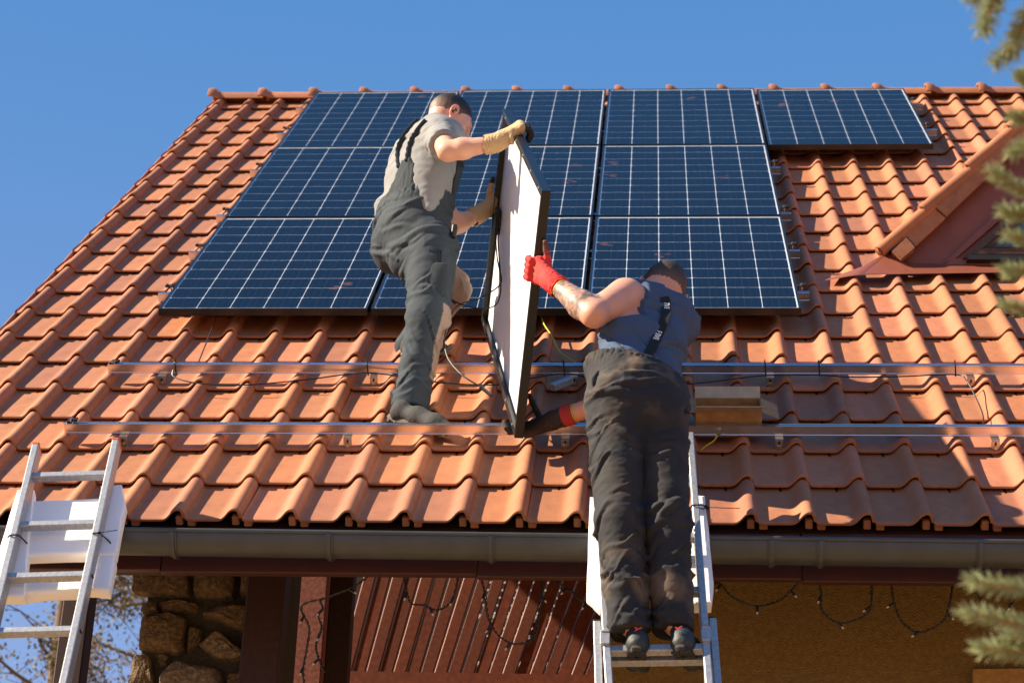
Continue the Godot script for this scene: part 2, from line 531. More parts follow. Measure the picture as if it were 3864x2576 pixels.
func build_gutter(house: Node3D) -> void:
	var x0 := -3.2; var x1 := 3.4
	var c0 := Vector3(x0, 4.466, -7.31); var c1 := Vector3(x1, 4.415, -7.31)
	var g := MB.new()
	var secs := []
	for e in [c0, c1]:
		var ring := PackedVector3Array()
		for i in 17:
			var a := PI + PI * i / 16.0
			ring.append(e + Vector3(0, sin(a) * 0.068, -cos(a) * -0.066))
		for i in range(16, -1, -1):
			var a := PI + PI * i / 16.0
			ring.append(e + Vector3(0, sin(a) * 0.0655, -cos(a) * -0.0635))
		secs.append(ring)
	g.loft(secs, 2)
	g.tube(PackedVector3Array([c0 + Vector3(0, 0.004, 0.067), c1 + Vector3(0, 0.004, 0.067)]), 0.0085, 12)
	var gut := part(house, "gutter", g.mesh(), M.gutter)
	var b := MB.new()
	for q in [[0.0, 0.0712, 0.030], [0.0, 0.0775, 0.014]]:
		var rings := []
		for sgn in [-1.0, 1.0]:
			var ring := PackedVector3Array()
			for i in 15:
				var a := PI * 1.02 + PI * 0.96 * i / 14.0
				ring.append(Vector3(sgn * q[2] * 0.5, sin(a) * (q[1] + 0.001), cos(a) * q[1]))
			for i in range(14, -1, -1):
				var a := PI * 1.02 + PI * 0.96 * i / 14.0
				ring.append(Vector3(sgn * q[2] * 0.5, sin(a) * 0.067, cos(a) * 0.065))
			rings.append(ring)
		b.loft(rings, 2)
	var bm := b.mesh()
	for x in [-2.62, -1.761, -1.184, -0.593, 0.42, 0.595, 1.160, 2.35]:
		part(gut, "gutter_bracket", bm, M.gutter, Transform3D(Basis.IDENTITY, Vector3(x, lerpf(c0.y, c1.y, (x - x0) / (x1 - x0)), -7.31)))
	# fascia: metal clad boards behind the gutter, one after another
	var ends := [-3.2, -1.836, -0.654, 0.537, 3.4]
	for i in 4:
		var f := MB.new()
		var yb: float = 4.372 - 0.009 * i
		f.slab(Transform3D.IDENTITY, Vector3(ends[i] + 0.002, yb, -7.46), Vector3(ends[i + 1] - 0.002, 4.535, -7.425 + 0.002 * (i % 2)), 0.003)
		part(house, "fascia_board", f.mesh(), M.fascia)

const PW := 0.992
const PH := 1.65
var panel_meshes := {}

func panel_parts() -> void:
	# frame profile: outer wall, lip over the glass, flange at the back; long sides run through, short sides butt between
	for i in 4:
		var b := MB.new()
		var long := i < 2
		var t := Transform3D.IDENTITY
		if i == 1: t = Transform3D(Basis(Vector3(0, 0, 1), PI), Vector3(PW, PH, 0))
		if i == 2: t = Transform3D(Basis(Vector3(0, 0, 1), PI / 2), Vector3(PW, 0, 0))
		if i == 3: t = Transform3D(Basis(Vector3(0, 0, 1), -PI / 2), Vector3(0, PH, 0))
		var y0 := 0.0 if long else 0.0025
		var y1 := PH if long else PW - 0.0025
		var o := 0.0 if long else 0.0
		b.slab(t, Vector3(o, y0, -0.035), Vector3(0.0025, y1, 0.0), 0.0006)
		var e := 0.0 if long else 0.012
		b.slab(t, Vector3(0.0025, e if long else 0.012, -0.0024), Vector3(0.012, (PH if long else PW) - e, -0.0003))
		var e2 := 0.0026 if long else 0.03
		b.slab(t, Vector3(0.0025, e2, -0.0345), Vector3(0.029, (PH if long else PW) - e2, -0.0325))
		panel_meshes["frame%d" % i] = b.mesh()
	var w := MB.new()
	w.slab(Transform3D.IDENTITY, Vector3(0.003, 0.003, -0.0062), Vector3(PW - 0.003, PH - 0.003, -0.0044))
	panel_meshes.sheet = w.mesh()
	var c := MB.new()
	var h := 0.15675 * 0.5; var k := 0.006
	var poly := PackedVector2Array([Vector2(-h + k, -h), Vector2(h - k, -h), Vector2(h, -h + k), Vector2(h, h - k), Vector2(h - k, h), Vector2(-h + k, h), Vector2(-h, h - k), Vector2(-h, -h + k)])
	for i in range(1, 7):
		var q := [poly[0], poly[i], poly[i + 1]]
		c.tri(Vector3(q[0].x, q[0].y, 0), Vector3(q[1].x, q[1].y, 0), Vector3(q[2].x, q[2].y, 0), q[0] / (2 * h) + Vector2(0.5, 0.5), q[1] / (2 * h) + Vector2(0.5, 0.5), q[2] / (2 * h) + Vector2(0.5, 0.5))
	panel_meshes.cell = c.mesh()
	var g := MB.new()
	g.quad(Vector3(0.011, 0.011, -0.0032), Vector3(PW - 0.011, 0.011, -0.0032), Vector3(PW - 0.011, PH - 0.011, -0.0032), Vector3(0.011, PH - 0.011, -0.0032))
	panel_meshes.glass = g.mesh()

func make_panel(xf: Transform3D, label: String, group := "") -> Node3D:
	var o := thing("solar_module", label, "solar panel", xf, group)
	var sheet := part(o, "backsheet", panel_meshes.sheet, M.white_sheet)
	for i in 4: part(o, "frame_bar", panel_meshes["frame%d" % i], M.frame)
	var px := 0.15675 + 0.0030; var py := 0.15675 + 0.0032
	for r in 10:
		for q in 6:
			part(sheet, "cell", panel_meshes.cell, M.cell, Transform3D(Basis.IDENTITY, Vector3(PW / 2 + (q - 2.5) * px, PH / 2 + (r - 4.5) * py, -0.0040)))
	part(o, "glass", panel_meshes.glass, M.glass)
	return o

func build_panels() -> void:
	panel_parts()
	var col := ["first column from the gable", "second column behind the standing man", "third column"]
	var row := ["bottom row", "middle row", "top row"]
	for r in 3:
		for q in 3:
			var t := RT(q * 1.01 + rng.randf_range(-0.002, 0.002), r * 1.67, rng.randf_range(-0.001, 0.001))
			if q == 0 and r == 2: t = t * Transform3D(Basis.IDENTITY, Vector3(0, -0.004, -0.004))
			make_panel(t, "blue solar panel in the %s, %s" % [row[r], col[q]], "solar panels laid on the roof")
	make_panel(RT(3.0266, 3.308, 0), "dark blue solar panel alone at the end of the top row, beside the dormer", "solar panels laid on the roof")
	dust_marks()

# dried clay dust left on the glass by gloves and boots
func dust_marks() -> void:
	M.dust = mat(Color(0.62, 0.42, 0.34, 0.18), 0.9)
	M.dust.transparency = BaseMaterial3D.TRANSPARENCY_ALPHA
	var r := RandomNumberGenerator.new()
	r.seed = 77
	var all := get_children().filter(func(o): return String(o.name).begins_with("solar_module"))
	for q in [[0, 0.80, 0.35], [0, 0.84, 0.40], [2, 0.35, 0.9], [4, 0.84, 0.75], [4, 0.86, 1.15], [5, 0.72, 0.85], [5, 0.05, 0.9], [5, 0.08, 1.2], [2, 0.06, 1.1], [6, 0.75, 1.5], [8, 0.55, 1.35], [9, 0.15, 1.15], [9, 0.17, 1.2], [9, 0.5, 1.25]]:
		var b := MB.new()
		for k in 5:
			var c := Vector3(q[1] + r.randf_range(-0.03, 0.03), q[2] + r.randf_range(-0.03, 0.03), -0.0030 + 0.00004 * k)
			var n := 9
			var pts := []
			for i in n:
				var a := TAU * i / n
				pts.append(c + Vector3(cos(a) * r.randf_range(0.006, 0.028), sin(a) * r.randf_range(0.004, 0.014), 0))
			for i in range(1, n - 1): b.tri(pts[0], pts[i], pts[i + 1])
		part(all[q[0]], "dust_mark", b.mesh(), M.dust)

func rail_mesh(len_: float) -> ArrayMesh:
	var b := MB.new()
	# section across the rail: x down the slope to up the slope, y along n
	var pr := PackedVector2Array([Vector2(0, 0), Vector2(0, 0.0045), Vector2(0.0012, 0.006), Vector2(0.0012, 0.036), Vector2(0, 0.0375), Vector2(0, 0.042), Vector2(0.009, 0.042), Vector2(0.009, 0.034), Vector2(0.019, 0.034), Vector2(0.019, 0.042), Vector2(0.028, 0.042), Vector2(0.028, 0)])
	b.prism(Transform3D(Basis(Vector3(0, 1, 0), Vector3(0, 0, 1), Vector3(1, 0, 0)), Vector3.ZERO), pr, 0.0, len_)
	return b.mesh(30)

func clamp_mesh() -> ArrayMesh:
	var b := MB.new()
	b.slab(Transform3D.IDENTITY, Vector3(0, -0.014, 0.0), Vector3(0.042, 0.014, 0.005), 0.001)
	b.slab(Transform3D.IDENTITY, Vector3(0.0, -0.014, -0.022), Vector3(0.005, 0.014, 0.0), 0.001)
	b.slab(Transform3D.IDENTITY, Vector3(0.03, -0.014, 0.005), Vector3(0.042, 0.014, 0.012), 0.001)
	return b.mesh()

func build_rails() -> void:
	var labels := ["upper of the two bare aluminium rails, crossing behind the standing man's knees", "lower bare aluminium rail, just above the eave courses"]
	var fr := [-0.707, -1.453]
	var left := [-0.072, -0.07]
	var clamp := clamp_mesh()
	var bolt := MB.new()
	bolt.tube(PackedVector3Array([Vector3(0.018, 0, -0.02), Vector3(0.018, 0, 0.009)]), 0.004, 8)
	bolt.tube(PackedVector3Array([Vector3(0.018, 0, 0.005), Vector3(0.018, 0, 0.013)]), 0.0075, 8)
	var bm := bolt.mesh()
	for i in 2:
		var o := thing("mounting_rail", labels[i], "mounting rail", RT(left[i], fr[i], -0.077), "bare mounting rails")
		var cut := 2.02 if i == 0 else 2.125
		part(o, "rail_section", rail_mesh(cut - left[i]), M.alu)
		part(o, "rail_section", rail_mesh(4.5 - cut), M.alu, Transform3D(Basis.IDENTITY, Vector3(cut - left[i] + 0.0015, 0, 0)))
		var cl := part(o, "end_clamp", clamp, M.black, Transform3D(Basis(Vector3(0, 0, 1), -0.45 if i == 0 else 0.05), Vector3(0.012, 0.016, 0.049)))
		part(cl, "bolt", bm, M.steel)
	# rails under the laid panels: their ends stick out on both sides
	var n := 0
	for v in [0.355, 1.08, 1.815, 2.86, 3.84, 4.6]:
		var e := 3.075 if v < 3.0 else 4.108
		single("panel_rail", rail_mesh(e + 0.083), M.alu, "aluminium rail end sticking out under the panel edge, %s from the bottom" % ["first", "second", "third", "fourth", "fifth", "sixth"][n], "mounting rail", "rails under the solar panels", RT(-0.083, v, -0.077))
		for side in [0, 1]:
			var ux := (3.016 if v < 3.0 else 4.0186)
			var t := RT(-0.002, v + 0.014, -0.005) if side == 0 else RT(ux + 0.002, v + 0.014, -0.005)
			if side == 0: t = t * Transform3D(Basis(Vector3(0, 0, 1), PI), Vector3.ZERO)
			var c := single("panel_clamp", clamp, M.black, "black end clamp gripping the %s panel edge on the %s rail end" % ["gable side" if side == 0 else "dormer side", ["first", "second", "third", "fourth", "fifth", "sixth"][n]], "clamp", "end clamps of the panels", t)
			part(c, "bolt", bm, M.steel)
		n += 1
	# roof hooks that carry the bare rails
	var h := MB.new()
	h.slab(Transform3D.IDENTITY, Vector3(-0.0165, 0.0, -0.075), Vector3(0.0165, 0.005, -0.008), 0.001)
	h.slab(Transform3D.IDENTITY, Vector3(-0.0165, 0.001, -0.007), Vector3(0.0165, 0.05, -0.002), 0.001)
	h.slab(Transform3D.IDENTITY, Vector3(-0.0165, 0.005, -0.08), Vector3(0.0165, 0.10, -0.0755), 0.001)
	var hm := h.mesh()
	var hb := MB.new()
	hb.tube(PackedVector3Array([Vector3(0, 0.002, -0.036), Vector3(0, -0.009, -0.036)]), 0.008, 6)
	hb.tube(PackedVector3Array([Vector3(0, 0.0, -0.036), Vector3(0, -0.002, -0.036)]), 0.011, 12)
	var slot := MB.new()
	slot.slab(Transform3D.IDENTITY, Vector3(-0.004, -0.0006, -0.028), Vector3(0.004, 0.0004, -0.012))
	var hbm := hb.mesh(); var sm := slot.mesh()
	var where := ["nearest the gable", "second from the gable", "half hidden beside the bent man", "beside the cardboard box", "farthest from the gable"]
	for i in 2:
		for k in 5:
			var u: float = [[0.172, 1.111, 1.986, 2.833, 3.689], [0.177, 1.098, 1.978, 2.831, 3.683]][i][k]
			var o := thing("roof_hook", "steel roof hook under the %s bare rail, %s" % ["upper" if i == 0 else "lower", where[k]], "roof hook", RT(u, fr[i] - 0.03, -0.076), "roof hooks under the bare rails")
			part(o, "bracket", hm, M.steel); part(o, "bolt", hbm, M.steel); part(o, "slot", sm, M.black)

func build_held_panel() -> void:
	# stands on its long edge across both rails, glass to the right
	var bot := Vector3(-0.547, 5.012, -7.645); var top := Vector3(-0.426, 5.737, -6.979); var far := Vector3(-0.683, 6.863, -8.157)
	var x := (bot - top).normalized()
	var y := (far - top); y = (y - x * y.dot(x)).normalized()
	var z := x.cross(y)
	held = Transform3D(Basis(x, y, z), top + z * 0.035)
	var o := make_panel(held, "solar panel held upright on its long edge, white back and black frame showing")
	var j := MB.new()
	j.slab(Transform3D.IDENTITY, Vector3(0.44, 1.505, -0.03), Vector3(0.55, 1.60, -0.0064), 0.004)
	var box := part(o, "junction_box", j.mesh(), M.black)
	var k := MB.new()
	for s in [0.465, 0.525]: k.tube(PackedVector3Array([Vector3(s, 1.505, -0.018), Vector3(s, 1.47, -0.018)]), 0.006, 8)
	part(box, "cable_gland", k.mesh(), M.black)
	var hl := MB.new()
	for e in [0.12, 0.42, 0.72, 1.02, 1.32, 1.52]:
		for xx in [0.016, PW - 0.016]: hl.tube(PackedVector3Array([Vector3(xx, e, -0.0352), Vector3(xx, e, -0.0340)]), 0.0045, 8)
	part(o, "mounting_hole", hl.mesh(), M.white_sheet)

var held: Transform3D

# a flat plate: outline in space pushed by a vector
func plate(b: MB, pts: Array, push: Vector3) -> void:
	var o: Vector3 = pts[0]
	var x: Vector3 = (pts[1] - o).normalized()
	var z := Vector3.ZERO
	for i in range(1, pts.size() - 1): z += (pts[i] - o).cross(pts[i + 1] - o)
	z = z.normalized()
	var y := z.cross(x)
	var t := Transform3D(Basis(x, y, z), o)
	var poly := PackedVector2Array()
	for q in pts: poly.append(Vector2((q - o).dot(x), (q - o).dot(y)))
	var d := push.dot(z)
	b.prism(t, poly, min(0.0, d), max(0.0, d))

# a sheet of metal or card through pairs of edge points
func sheet(b: MB, low: Array, high: Array, push: Vector3) -> void:
	var secs := []
	for i in low.size(): secs.append(PackedVector3Array([low[i], high[i], high[i] + push, low[i] + push]))
	b.loft(secs)

func build_dormer(house: Node3D) -> void:
	var n := Vector3(0, 0, -1)
	var c := MB.new()
	plate(c, [Vector3(1.1815, 6.9369, -9.6200), Vector3(1.1886, 6.8728, -9.6200), Vector3(2.0589, 6.8399, -9.6200), Vector3(2.1461, 7.8801, -9.6200), Vector3(1.9126, 7.6567, -9.6200)], n * 0.12)
	var dorm := part(house, "dormer", c.mesh(), M.cladding)
	var tr := MB.new()
	plate(tr, [Vector3(1.4523, 6.8519, -9.6000), Vector3(1.5148, 6.8828, -9.6000), Vector3(1.9579, 7.3017, -9.6000), Vector3(1.9642, 7.3823, -9.6000)], n * 0.02)
	plate(tr, [Vector3(1.5146, 6.8833, -9.5980), Vector3(1.4586, 6.8492, -9.5980), Vector3(2.0543, 6.8294, -9.5980), Vector3(2.0577, 6.8704, -9.5980)], n * 0.022)
	part(dorm, "window_trim", tr.mesh(), M.cladding)
	var wf := MB.new()
	plate(wf, [Vector3(1.5496, 6.8776, -9.5850), Vector3(1.5967, 6.8775, -9.5850), Vector3(2.0229, 7.2925, -9.5850), Vector3(2.0278, 7.3527, -9.5850)], n * 0.03)
	plate(wf, [Vector3(1.6316, 6.9265, -9.5950), Vector3(1.6754, 6.9264, -9.5950), Vector3(2.0208, 7.2464, -9.5950), Vector3(2.0243, 7.2904, -9.5950)], n * 0.02)
	plate(wf, [Vector3(1.6180, 6.9139, -9.5750), Vector3(1.5932, 6.8953, -9.5750), Vector3(2.0558, 6.8941, -9.5750), Vector3(2.0590, 6.9314, -9.5750), Vector3(1.6730, 6.9324, -9.5750)], n * 0.035)
	part(dorm, "window_frame", wf.mesh(), M.wood_dark)
	var bar := MB.new()
	plate(bar, [Vector3(1.5830, 6.8811, -9.5550), Vector3(1.5644, 6.8533, -9.5550), Vector3(2.0487, 6.8491, -9.5550), Vector3(2.0512, 6.8784, -9.5550)], n * 0.06)
	plate(bar, [Vector3(1.6726, 6.9359, -9.5700), Vector3(1.6688, 6.9297, -9.5700), Vector3(2.0578, 6.9270, -9.5700), Vector3(2.0583, 6.9332, -9.5700)], n * 0.03)
	part(dorm, "window_rail", bar.mesh(), M.bronze)
	var pane := MB.new()
	plate(pane, [Vector3(1.6783, 6.9491, -9.6050), Vector3(2.0654, 6.9481, -9.6050), Vector3(2.0973, 7.3281, -9.6050)], n * 0.006)
	part(dorm, "pane", pane.mesh(), M.pane_dark)
	# verge tiles on the dormer's rake
	var edge := [[Vector3(1.1307, 6.9011, -9.5300), Vector3(1.4154, 7.1727, -9.5300), Vector3(1.1731, 6.9028, -9.5500), Vector3(1.4096, 7.1511, -9.5500), Vector3(1.4705, 7.0899, -9.5500), Vector3(1.3056, 6.9211, -9.5500)],
		[Vector3(1.3563, 7.1315, -9.5200), Vector3(1.6568, 7.4066, -9.5200), Vector3(1.4041, 7.1691, -9.5400), Vector3(1.6505, 7.4059, -9.5400), Vector3(1.7111, 7.3410, -9.5400), Vector3(1.4751, 7.0952, -9.5400)],
		[Vector3(1.5966, 7.3734, -9.5100), Vector3(1.9028, 7.6570, -9.5100), Vector3(1.6447, 7.4103, -9.5300), Vector3(1.8990, 7.6575, -9.5300), Vector3(1.9593, 7.5913, -9.5300), Vector3(1.7131, 7.3414, -9.5300)],
		[Vector3(1.8230, 7.6020, -9.5000), Vector3(2.1277, 7.9018, -9.5000), Vector3(1.8907, 7.6594, -9.5200), Vector3(2.1308, 7.8983, -9.5200), Vector3(2.1797, 7.8227, -9.5200), Vector3(1.9611, 7.5916, -9.5200)]]
	for i in 4:
		var e: Array = edge[i]
		var b := MB.new()
		plate(b, [e[2], e[3], e[4], e[5]], n * 0.02)
		b.tube(PackedVector3Array([e[0] + Vector3(0.004, 0.0, -0.02), e[0] + Vector3(0, 0, -0.035), e[1] + Vector3(0, 0, -0.035)]), PackedFloat32Array([0.012, 0.034, 0.034]), 12)
		part(dorm, "verge_tile", b.mesh(), M["clay%d" % (i % 3)])
	var en := MB.new()
	plate(en, [Vector3(1.1906, 6.8869, -9.5300), Vector3(1.2654, 6.9669, -9.5300), Vector3(1.3062, 6.9099, -9.5300), Vector3(1.2320, 6.8403, -9.5300)], n * 0.05)
	part(dorm, "end_tile", en.mesh(), M.clay1)
	var hole := MB.new()
	plate(hole, [Vector3(1.1792, 6.9000, -9.5450), Vector3(1.2710, 6.9809, -9.5450), Vector3(1.3138, 6.9206, -9.5450), Vector3(1.3012, 6.9129, -9.5450), Vector3(1.1922, 6.8898, -9.5450)], n * 0.02)
	part(dorm, "end_gap", hole.mesh(), M.black)
	# its left roof slope, running back into the main roof
	var rl: Vector3 = Vector3(1.1408, 6.9139, -9.5600)
	var rh: Vector3 = Vector3(2.1419, 7.9500, -9.5600)
	var rb := MB.new()
	plate(rb, [rl, rh, Vector3(rh.x, rh.y, O.z - 0.21 - (rh.y - O.y)), Vector3(rl.x, rl.y, O.z - 0.21 - (rl.y - O.y))], Vector3(-0.01, -0.03, 0))
	part(dorm, "dormer_roof", rb.mesh(), M.clay2)
	# metal apron below it
	var ap := MB.new()
	sheet(ap, [Vector3(3.1830, 0.7761, -0.0950), Vector3(3.2957, 0.7622, -0.0700), Vector3(3.3543, 0.7517, -0.0600), Vector3(3.6008, 0.8196, -0.0750), Vector3(4.3692, 0.8576, -0.0750)].map(func(q): return R(q.x, q.y, q.z)), [Vector3(0.9288, 6.7754, -9.6000), Vector3(1.0394, 6.8349, -9.6000), Vector3(1.1790, 6.9243, -9.6000), Vector3(1.2907, 6.8577, -9.6000), Vector3(2.0549, 6.8328, -9.6000)], Vector3(0, -0.006, 0.002))
	part(dorm, "apron", ap.mesh(), M.cladding)

func build_porch(house: Node3D) -> void:
	var n := Vector3(0, 0, -1)
	# stucco wall at the right, with the jamb of a window at the frame's corner
	var w := MB.new()
	var x0: float = Vector3(-0.1813, 4.2919, -8.2000).x
	w.slab(Transform3D.IDENTITY, Vector3(x0, 0, -8.5), Vector3(3.9, 5.12, -8.2))
	w.slab(Transform3D.IDENTITY, Vector3(x0, 0, -13.0), Vector3(x0 + 0.3, 5.12, -8.503))
	var wall := part(house, "stucco_wall", w.mesh(), M.stucco)
	var li := MB.new()
	plate(li, [Vector3(1.2429, 4.2608, -8.1600), Vector3(1.6285, 4.2708, -8.1600), Vector3(1.6121, 4.0793, -8.1600), Vector3(1.2308, 4.0746, -8.1600)], n * 0.05)
	part(wall, "window_lintel", li.mesh(), M.stucco_light)
	# posts
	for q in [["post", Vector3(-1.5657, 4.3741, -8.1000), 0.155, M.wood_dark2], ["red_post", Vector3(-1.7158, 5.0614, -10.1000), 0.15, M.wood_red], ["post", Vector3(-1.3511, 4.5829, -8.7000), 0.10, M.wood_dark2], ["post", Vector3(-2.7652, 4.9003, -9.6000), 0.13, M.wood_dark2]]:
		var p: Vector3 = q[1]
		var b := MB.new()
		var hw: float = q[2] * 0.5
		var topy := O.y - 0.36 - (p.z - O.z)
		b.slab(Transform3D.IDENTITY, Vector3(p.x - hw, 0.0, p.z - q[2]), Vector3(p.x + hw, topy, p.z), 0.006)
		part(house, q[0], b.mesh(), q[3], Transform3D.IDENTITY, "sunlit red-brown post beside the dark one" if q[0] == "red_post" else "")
	# header beam behind the fascia
	var hb := MB.new()
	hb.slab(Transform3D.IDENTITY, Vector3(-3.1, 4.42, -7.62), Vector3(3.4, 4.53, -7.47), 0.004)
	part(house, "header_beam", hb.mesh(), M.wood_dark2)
	# slatted screen deep in the porch, lit by the sun from the open gable side
	var fr := MB.new()
	plate(fr, [Vector3(-1.6080, 5.0211, -10.6300), Vector3(-0.2676, 5.0143, -10.6300), Vector3(-0.2662, 4.8867, -10.6300), Vector3(-1.5982, 4.8708, -10.6300)], n * 0.06)
	var scr := part(house, "slatted_screen", fr.mesh(), M.slat0)
	var a0: Vector3 = Vector3(-1.5297, 5.0263, -10.6500); var a1: Vector3 = Vector3(-1.4288, 5.5439, -10.6500)
	var b0: Vector3 = Vector3(-0.4665, 5.0185, -10.6500); var b1: Vector3 = Vector3(-0.2916, 5.5269, -10.6500)
	for i in range(-1, 19):
		var f := i / 15.0
		var lo := a0.lerp(b0, f); var hi := a1.lerp(b1, f)
		hi = lo + (hi - lo) * 1.7
		lo = lo - (hi - lo) * 0.03
		var b := MB.new()
		b.bar(lo, hi, 0.063 + rng.randf_range(-0.002, 0.002), 0.022, Vector3(0, 0, 1), 0.004)
		part(scr, "slat", b.mesh(), M["slat%d" % (i % 3 if i >= 0 else 0)], Transform3D(Basis(Vector3(0, 1, 0), 0), Vector3(0, 0, rng.randf_range(-0.004, 0.004))))
	var bw := MB.new()
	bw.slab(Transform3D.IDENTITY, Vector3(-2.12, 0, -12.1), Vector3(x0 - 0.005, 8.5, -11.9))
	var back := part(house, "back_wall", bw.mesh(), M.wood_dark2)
	var bl := MB.new()
	for i in 8:
		var y := 280.0 + 28.0 * i
		plate(bl, [Vector3(-1.0022, 5.9679, -11.8500) - Vector3(0, 0.047 * i, 0), Vector3(-0.5498, 5.9675, -11.8500) - Vector3(0, 0.047 * i, 0), Vector3(-0.5496, 5.9583, -11.8500) - Vector3(0, 0.047 * i, 0), Vector3(-1.0018, 5.9587, -11.8500) - Vector3(0, 0.047 * i, 0)], n * 0.01)
	part(back, "blind", bl.mesh(), M.white_paint)
	var wn := MB.new()
	plate(wn, [Vector3(-1.0888, 5.7634, -11.8400), Vector3(-0.5373, 5.7562, -11.8400), Vector3(-0.5370, 5.7372, -11.8400), Vector3(-1.0880, 5.7427, -11.8400)], n * 0.03)
	plate(wn, [Vector3(-1.0618, 5.4769, -11.8400), Vector3(-0.5318, 5.4745, -11.8400), Vector3(-0.5314, 5.4543, -11.8400), Vector3(-1.0610, 5.4566, -11.8400)], n * 0.03)
	part(back, "window_frame", wn.mesh(), M.white_paint)
	# stone pillar
	var pz := -8.25
	var core := MB.new()
	var pl: Vector3 = Vector3(-2.1018, 4.4553, -8.2500)
	var pr: Vector3 = Vector3(-1.5538, 4.4605, -8.2500)
	core.slab(Transform3D.IDENTITY, Vector3(pl.x + 0.015, 0, pz - 0.6), Vector3(pr.x, 5.1, pz - 0.03))
	var pil := part(house, "stone_pillar", core.mesh(), M.mortar)
	var shapes := [
		[Vector3(-2.1675, 4.7061, -8.2500), Vector3(-1.9211, 4.7080, -8.2500), Vector3(-1.9032, 4.5612, -8.2500), Vector3(-2.1480, 4.5766, -8.2500)],
		[Vector3(-1.8990, 4.7082, -8.2500), Vector3(-1.7135, 4.7096, -8.2500), Vector3(-1.7166, 4.5541, -8.2500), Vector3(-1.8881, 4.5657, -8.2500)],
		[Vector3(-1.7029, 4.7097, -8.2500), Vector3(-1.5741, 4.7107, -8.2500), Vector3(-1.5609, 4.5476, -8.2500), Vector3(-1.6958, 4.5661, -8.2500)],
		[Vector3(-2.0304, 4.5355, -8.2500), Vector3(-1.9596, 4.5440, -8.2500), Vector3(-1.8681, 4.5339, -8.2500), Vector3(-1.8758, 4.5045, -8.2500), Vector3(-2.0184, 4.5019, -8.2500)],
		[Vector3(-2.0974, 4.4727, -8.2500), Vector3(-2.0087, 4.4889, -8.2500), Vector3(-1.9064, 4.4746, -8.2500), Vector3(-1.9052, 4.3448, -8.2500), Vector3(-1.9230, 4.3060, -8.2500), Vector3(-2.0998, 4.3419, -8.2500)],
		[Vector3(-1.8524, 4.4794, -8.2500), Vector3(-1.7852, 4.5237, -8.2500), Vector3(-1.6420, 4.5163, -8.2500), Vector3(-1.6392, 4.4337, -8.2500), Vector3(-1.6581, 4.4111, -8.2500), Vector3(-1.7666, 4.4585, -8.2500)],
		[Vector3(-1.8952, 4.4464, -8.2500), Vector3(-1.8350, 4.4296, -8.2500), Vector3(-1.8536, 4.3625, -8.2500), Vector3(-1.8937, 4.3256, -8.2500)],
		[Vector3(-1.8511, 4.3582, -8.2500), Vector3(-1.7820, 4.4215, -8.2500), Vector3(-1.6507, 4.3260, -8.2500), Vector3(-1.6687, 4.2950, -8.2500), Vector3(-1.7596, 4.2915, -8.2500)],
		[Vector3(-1.6373, 4.4121, -8.2500), Vector3(-1.5503, 4.4173, -8.2500), Vector3(-1.5403, 4.2930, -8.2500), Vector3(-1.6387, 4.3069, -8.2500)],
		[Vector3(-2.1126, 4.3177, -8.2500), Vector3(-2.0445, 4.3133, -8.2500), Vector3(-2.0157, 4.1985, -8.2500), Vector3(-2.0218, 4.1393, -8.2500), Vector3(-2.1250, 4.1380, -8.2500)],
		[Vector3(-2.0058, 4.3017, -8.2500), Vector3(-1.9579, 4.3013, -8.2500), Vector3(-1.9692, 4.2704, -8.2500), Vector3(-1.9982, 4.2688, -8.2500)],
		[Vector3(-1.9981, 4.2284, -8.2500), Vector3(-1.9292, 4.2854, -8.2500), Vector3(-1.7436, 4.2533, -8.2500), Vector3(-1.7266, 4.1344, -8.2500), Vector3(-1.9879, 4.1313, -8.2500)],
		[Vector3(-1.7242, 4.2442, -8.2500), Vector3(-1.5379, 4.2632, -8.2500), Vector3(-1.5276, 4.1367, -8.2500), Vector3(-1.7204, 4.1344, -8.2500)],
		[Vector3(-2.1009, 4.5243, -8.2500), Vector3(-2.0407, 4.5336, -8.2500), Vector3(-2.0300, 4.4996, -8.2500), Vector3(-2.0962, 4.4893, -8.2500)]]
	for i in shapes.size():
		part(pil, "stone", stone_mesh(shapes[i], 0.05 + 0.02 * (i % 3), i), M["stone%d" % [0, 0, 0, 0, 0, 0, 1, 2, 1, 0, 1, 2, 0, 1][i]])

func stone_mesh(pts: Array, proud: float, seed_: int) -> ArrayMesh:
	var f := FastNoiseLite.new()
	f.seed = seed_ + 40; f.frequency = 9.0; f.fractal_octaves = 4
	var mid := Vector3.ZERO
	for q in pts: mid += q
	mid /= pts.size()
	var ring := []
	for i in pts.size():
		var a: Vector3 = pts[i]; var b: Vector3 = pts[(i + 1) % pts.size()]
		for k in 6: ring.append(a.lerp(b, k / 6.0).lerp(mid, 0.03 * sin(PI * k / 6.0) * 0 + (0.05 if k == 0 else 0.0)))
	var secs := []
	for q in [[1.0, -0.10], [1.0, 0.0], [0.97, 0.45], [0.9, 0.8], [0.74, 0.95], [0.55, 1.0], [0.35, 1.03], [0.15, 1.02]]:
		var r := PackedVector3Array()
		for v in ring:
			var w: Vector3 = mid.lerp(v, q[0])
			var e: float = f.get_noise_3dv(w * Vector3(1, 1, 0) + Vector3(0, 0, q[0]))
			w += (v - mid).normalized() * e * 0.012
			r.append(w + Vector3(0, 0, q[1] * proud - 0.03 + e * 0.02 * q[0]))
		secs.append(r)
	var b := MB.new()
	b.loft(secs)
	return b.mesh(35)

const LN := Vector3(0, 0.438, 0.899)   # out of the ladders' plane
const LD := Vector3(0, 0.899, -0.438)  # up the ladders

func ladder_rail(b: MB, lo: Vector3, hi: Vector3, w := 0.025, d := 0.062) -> void:
	b.bar(lo, hi, w, d, LN, 0.003)

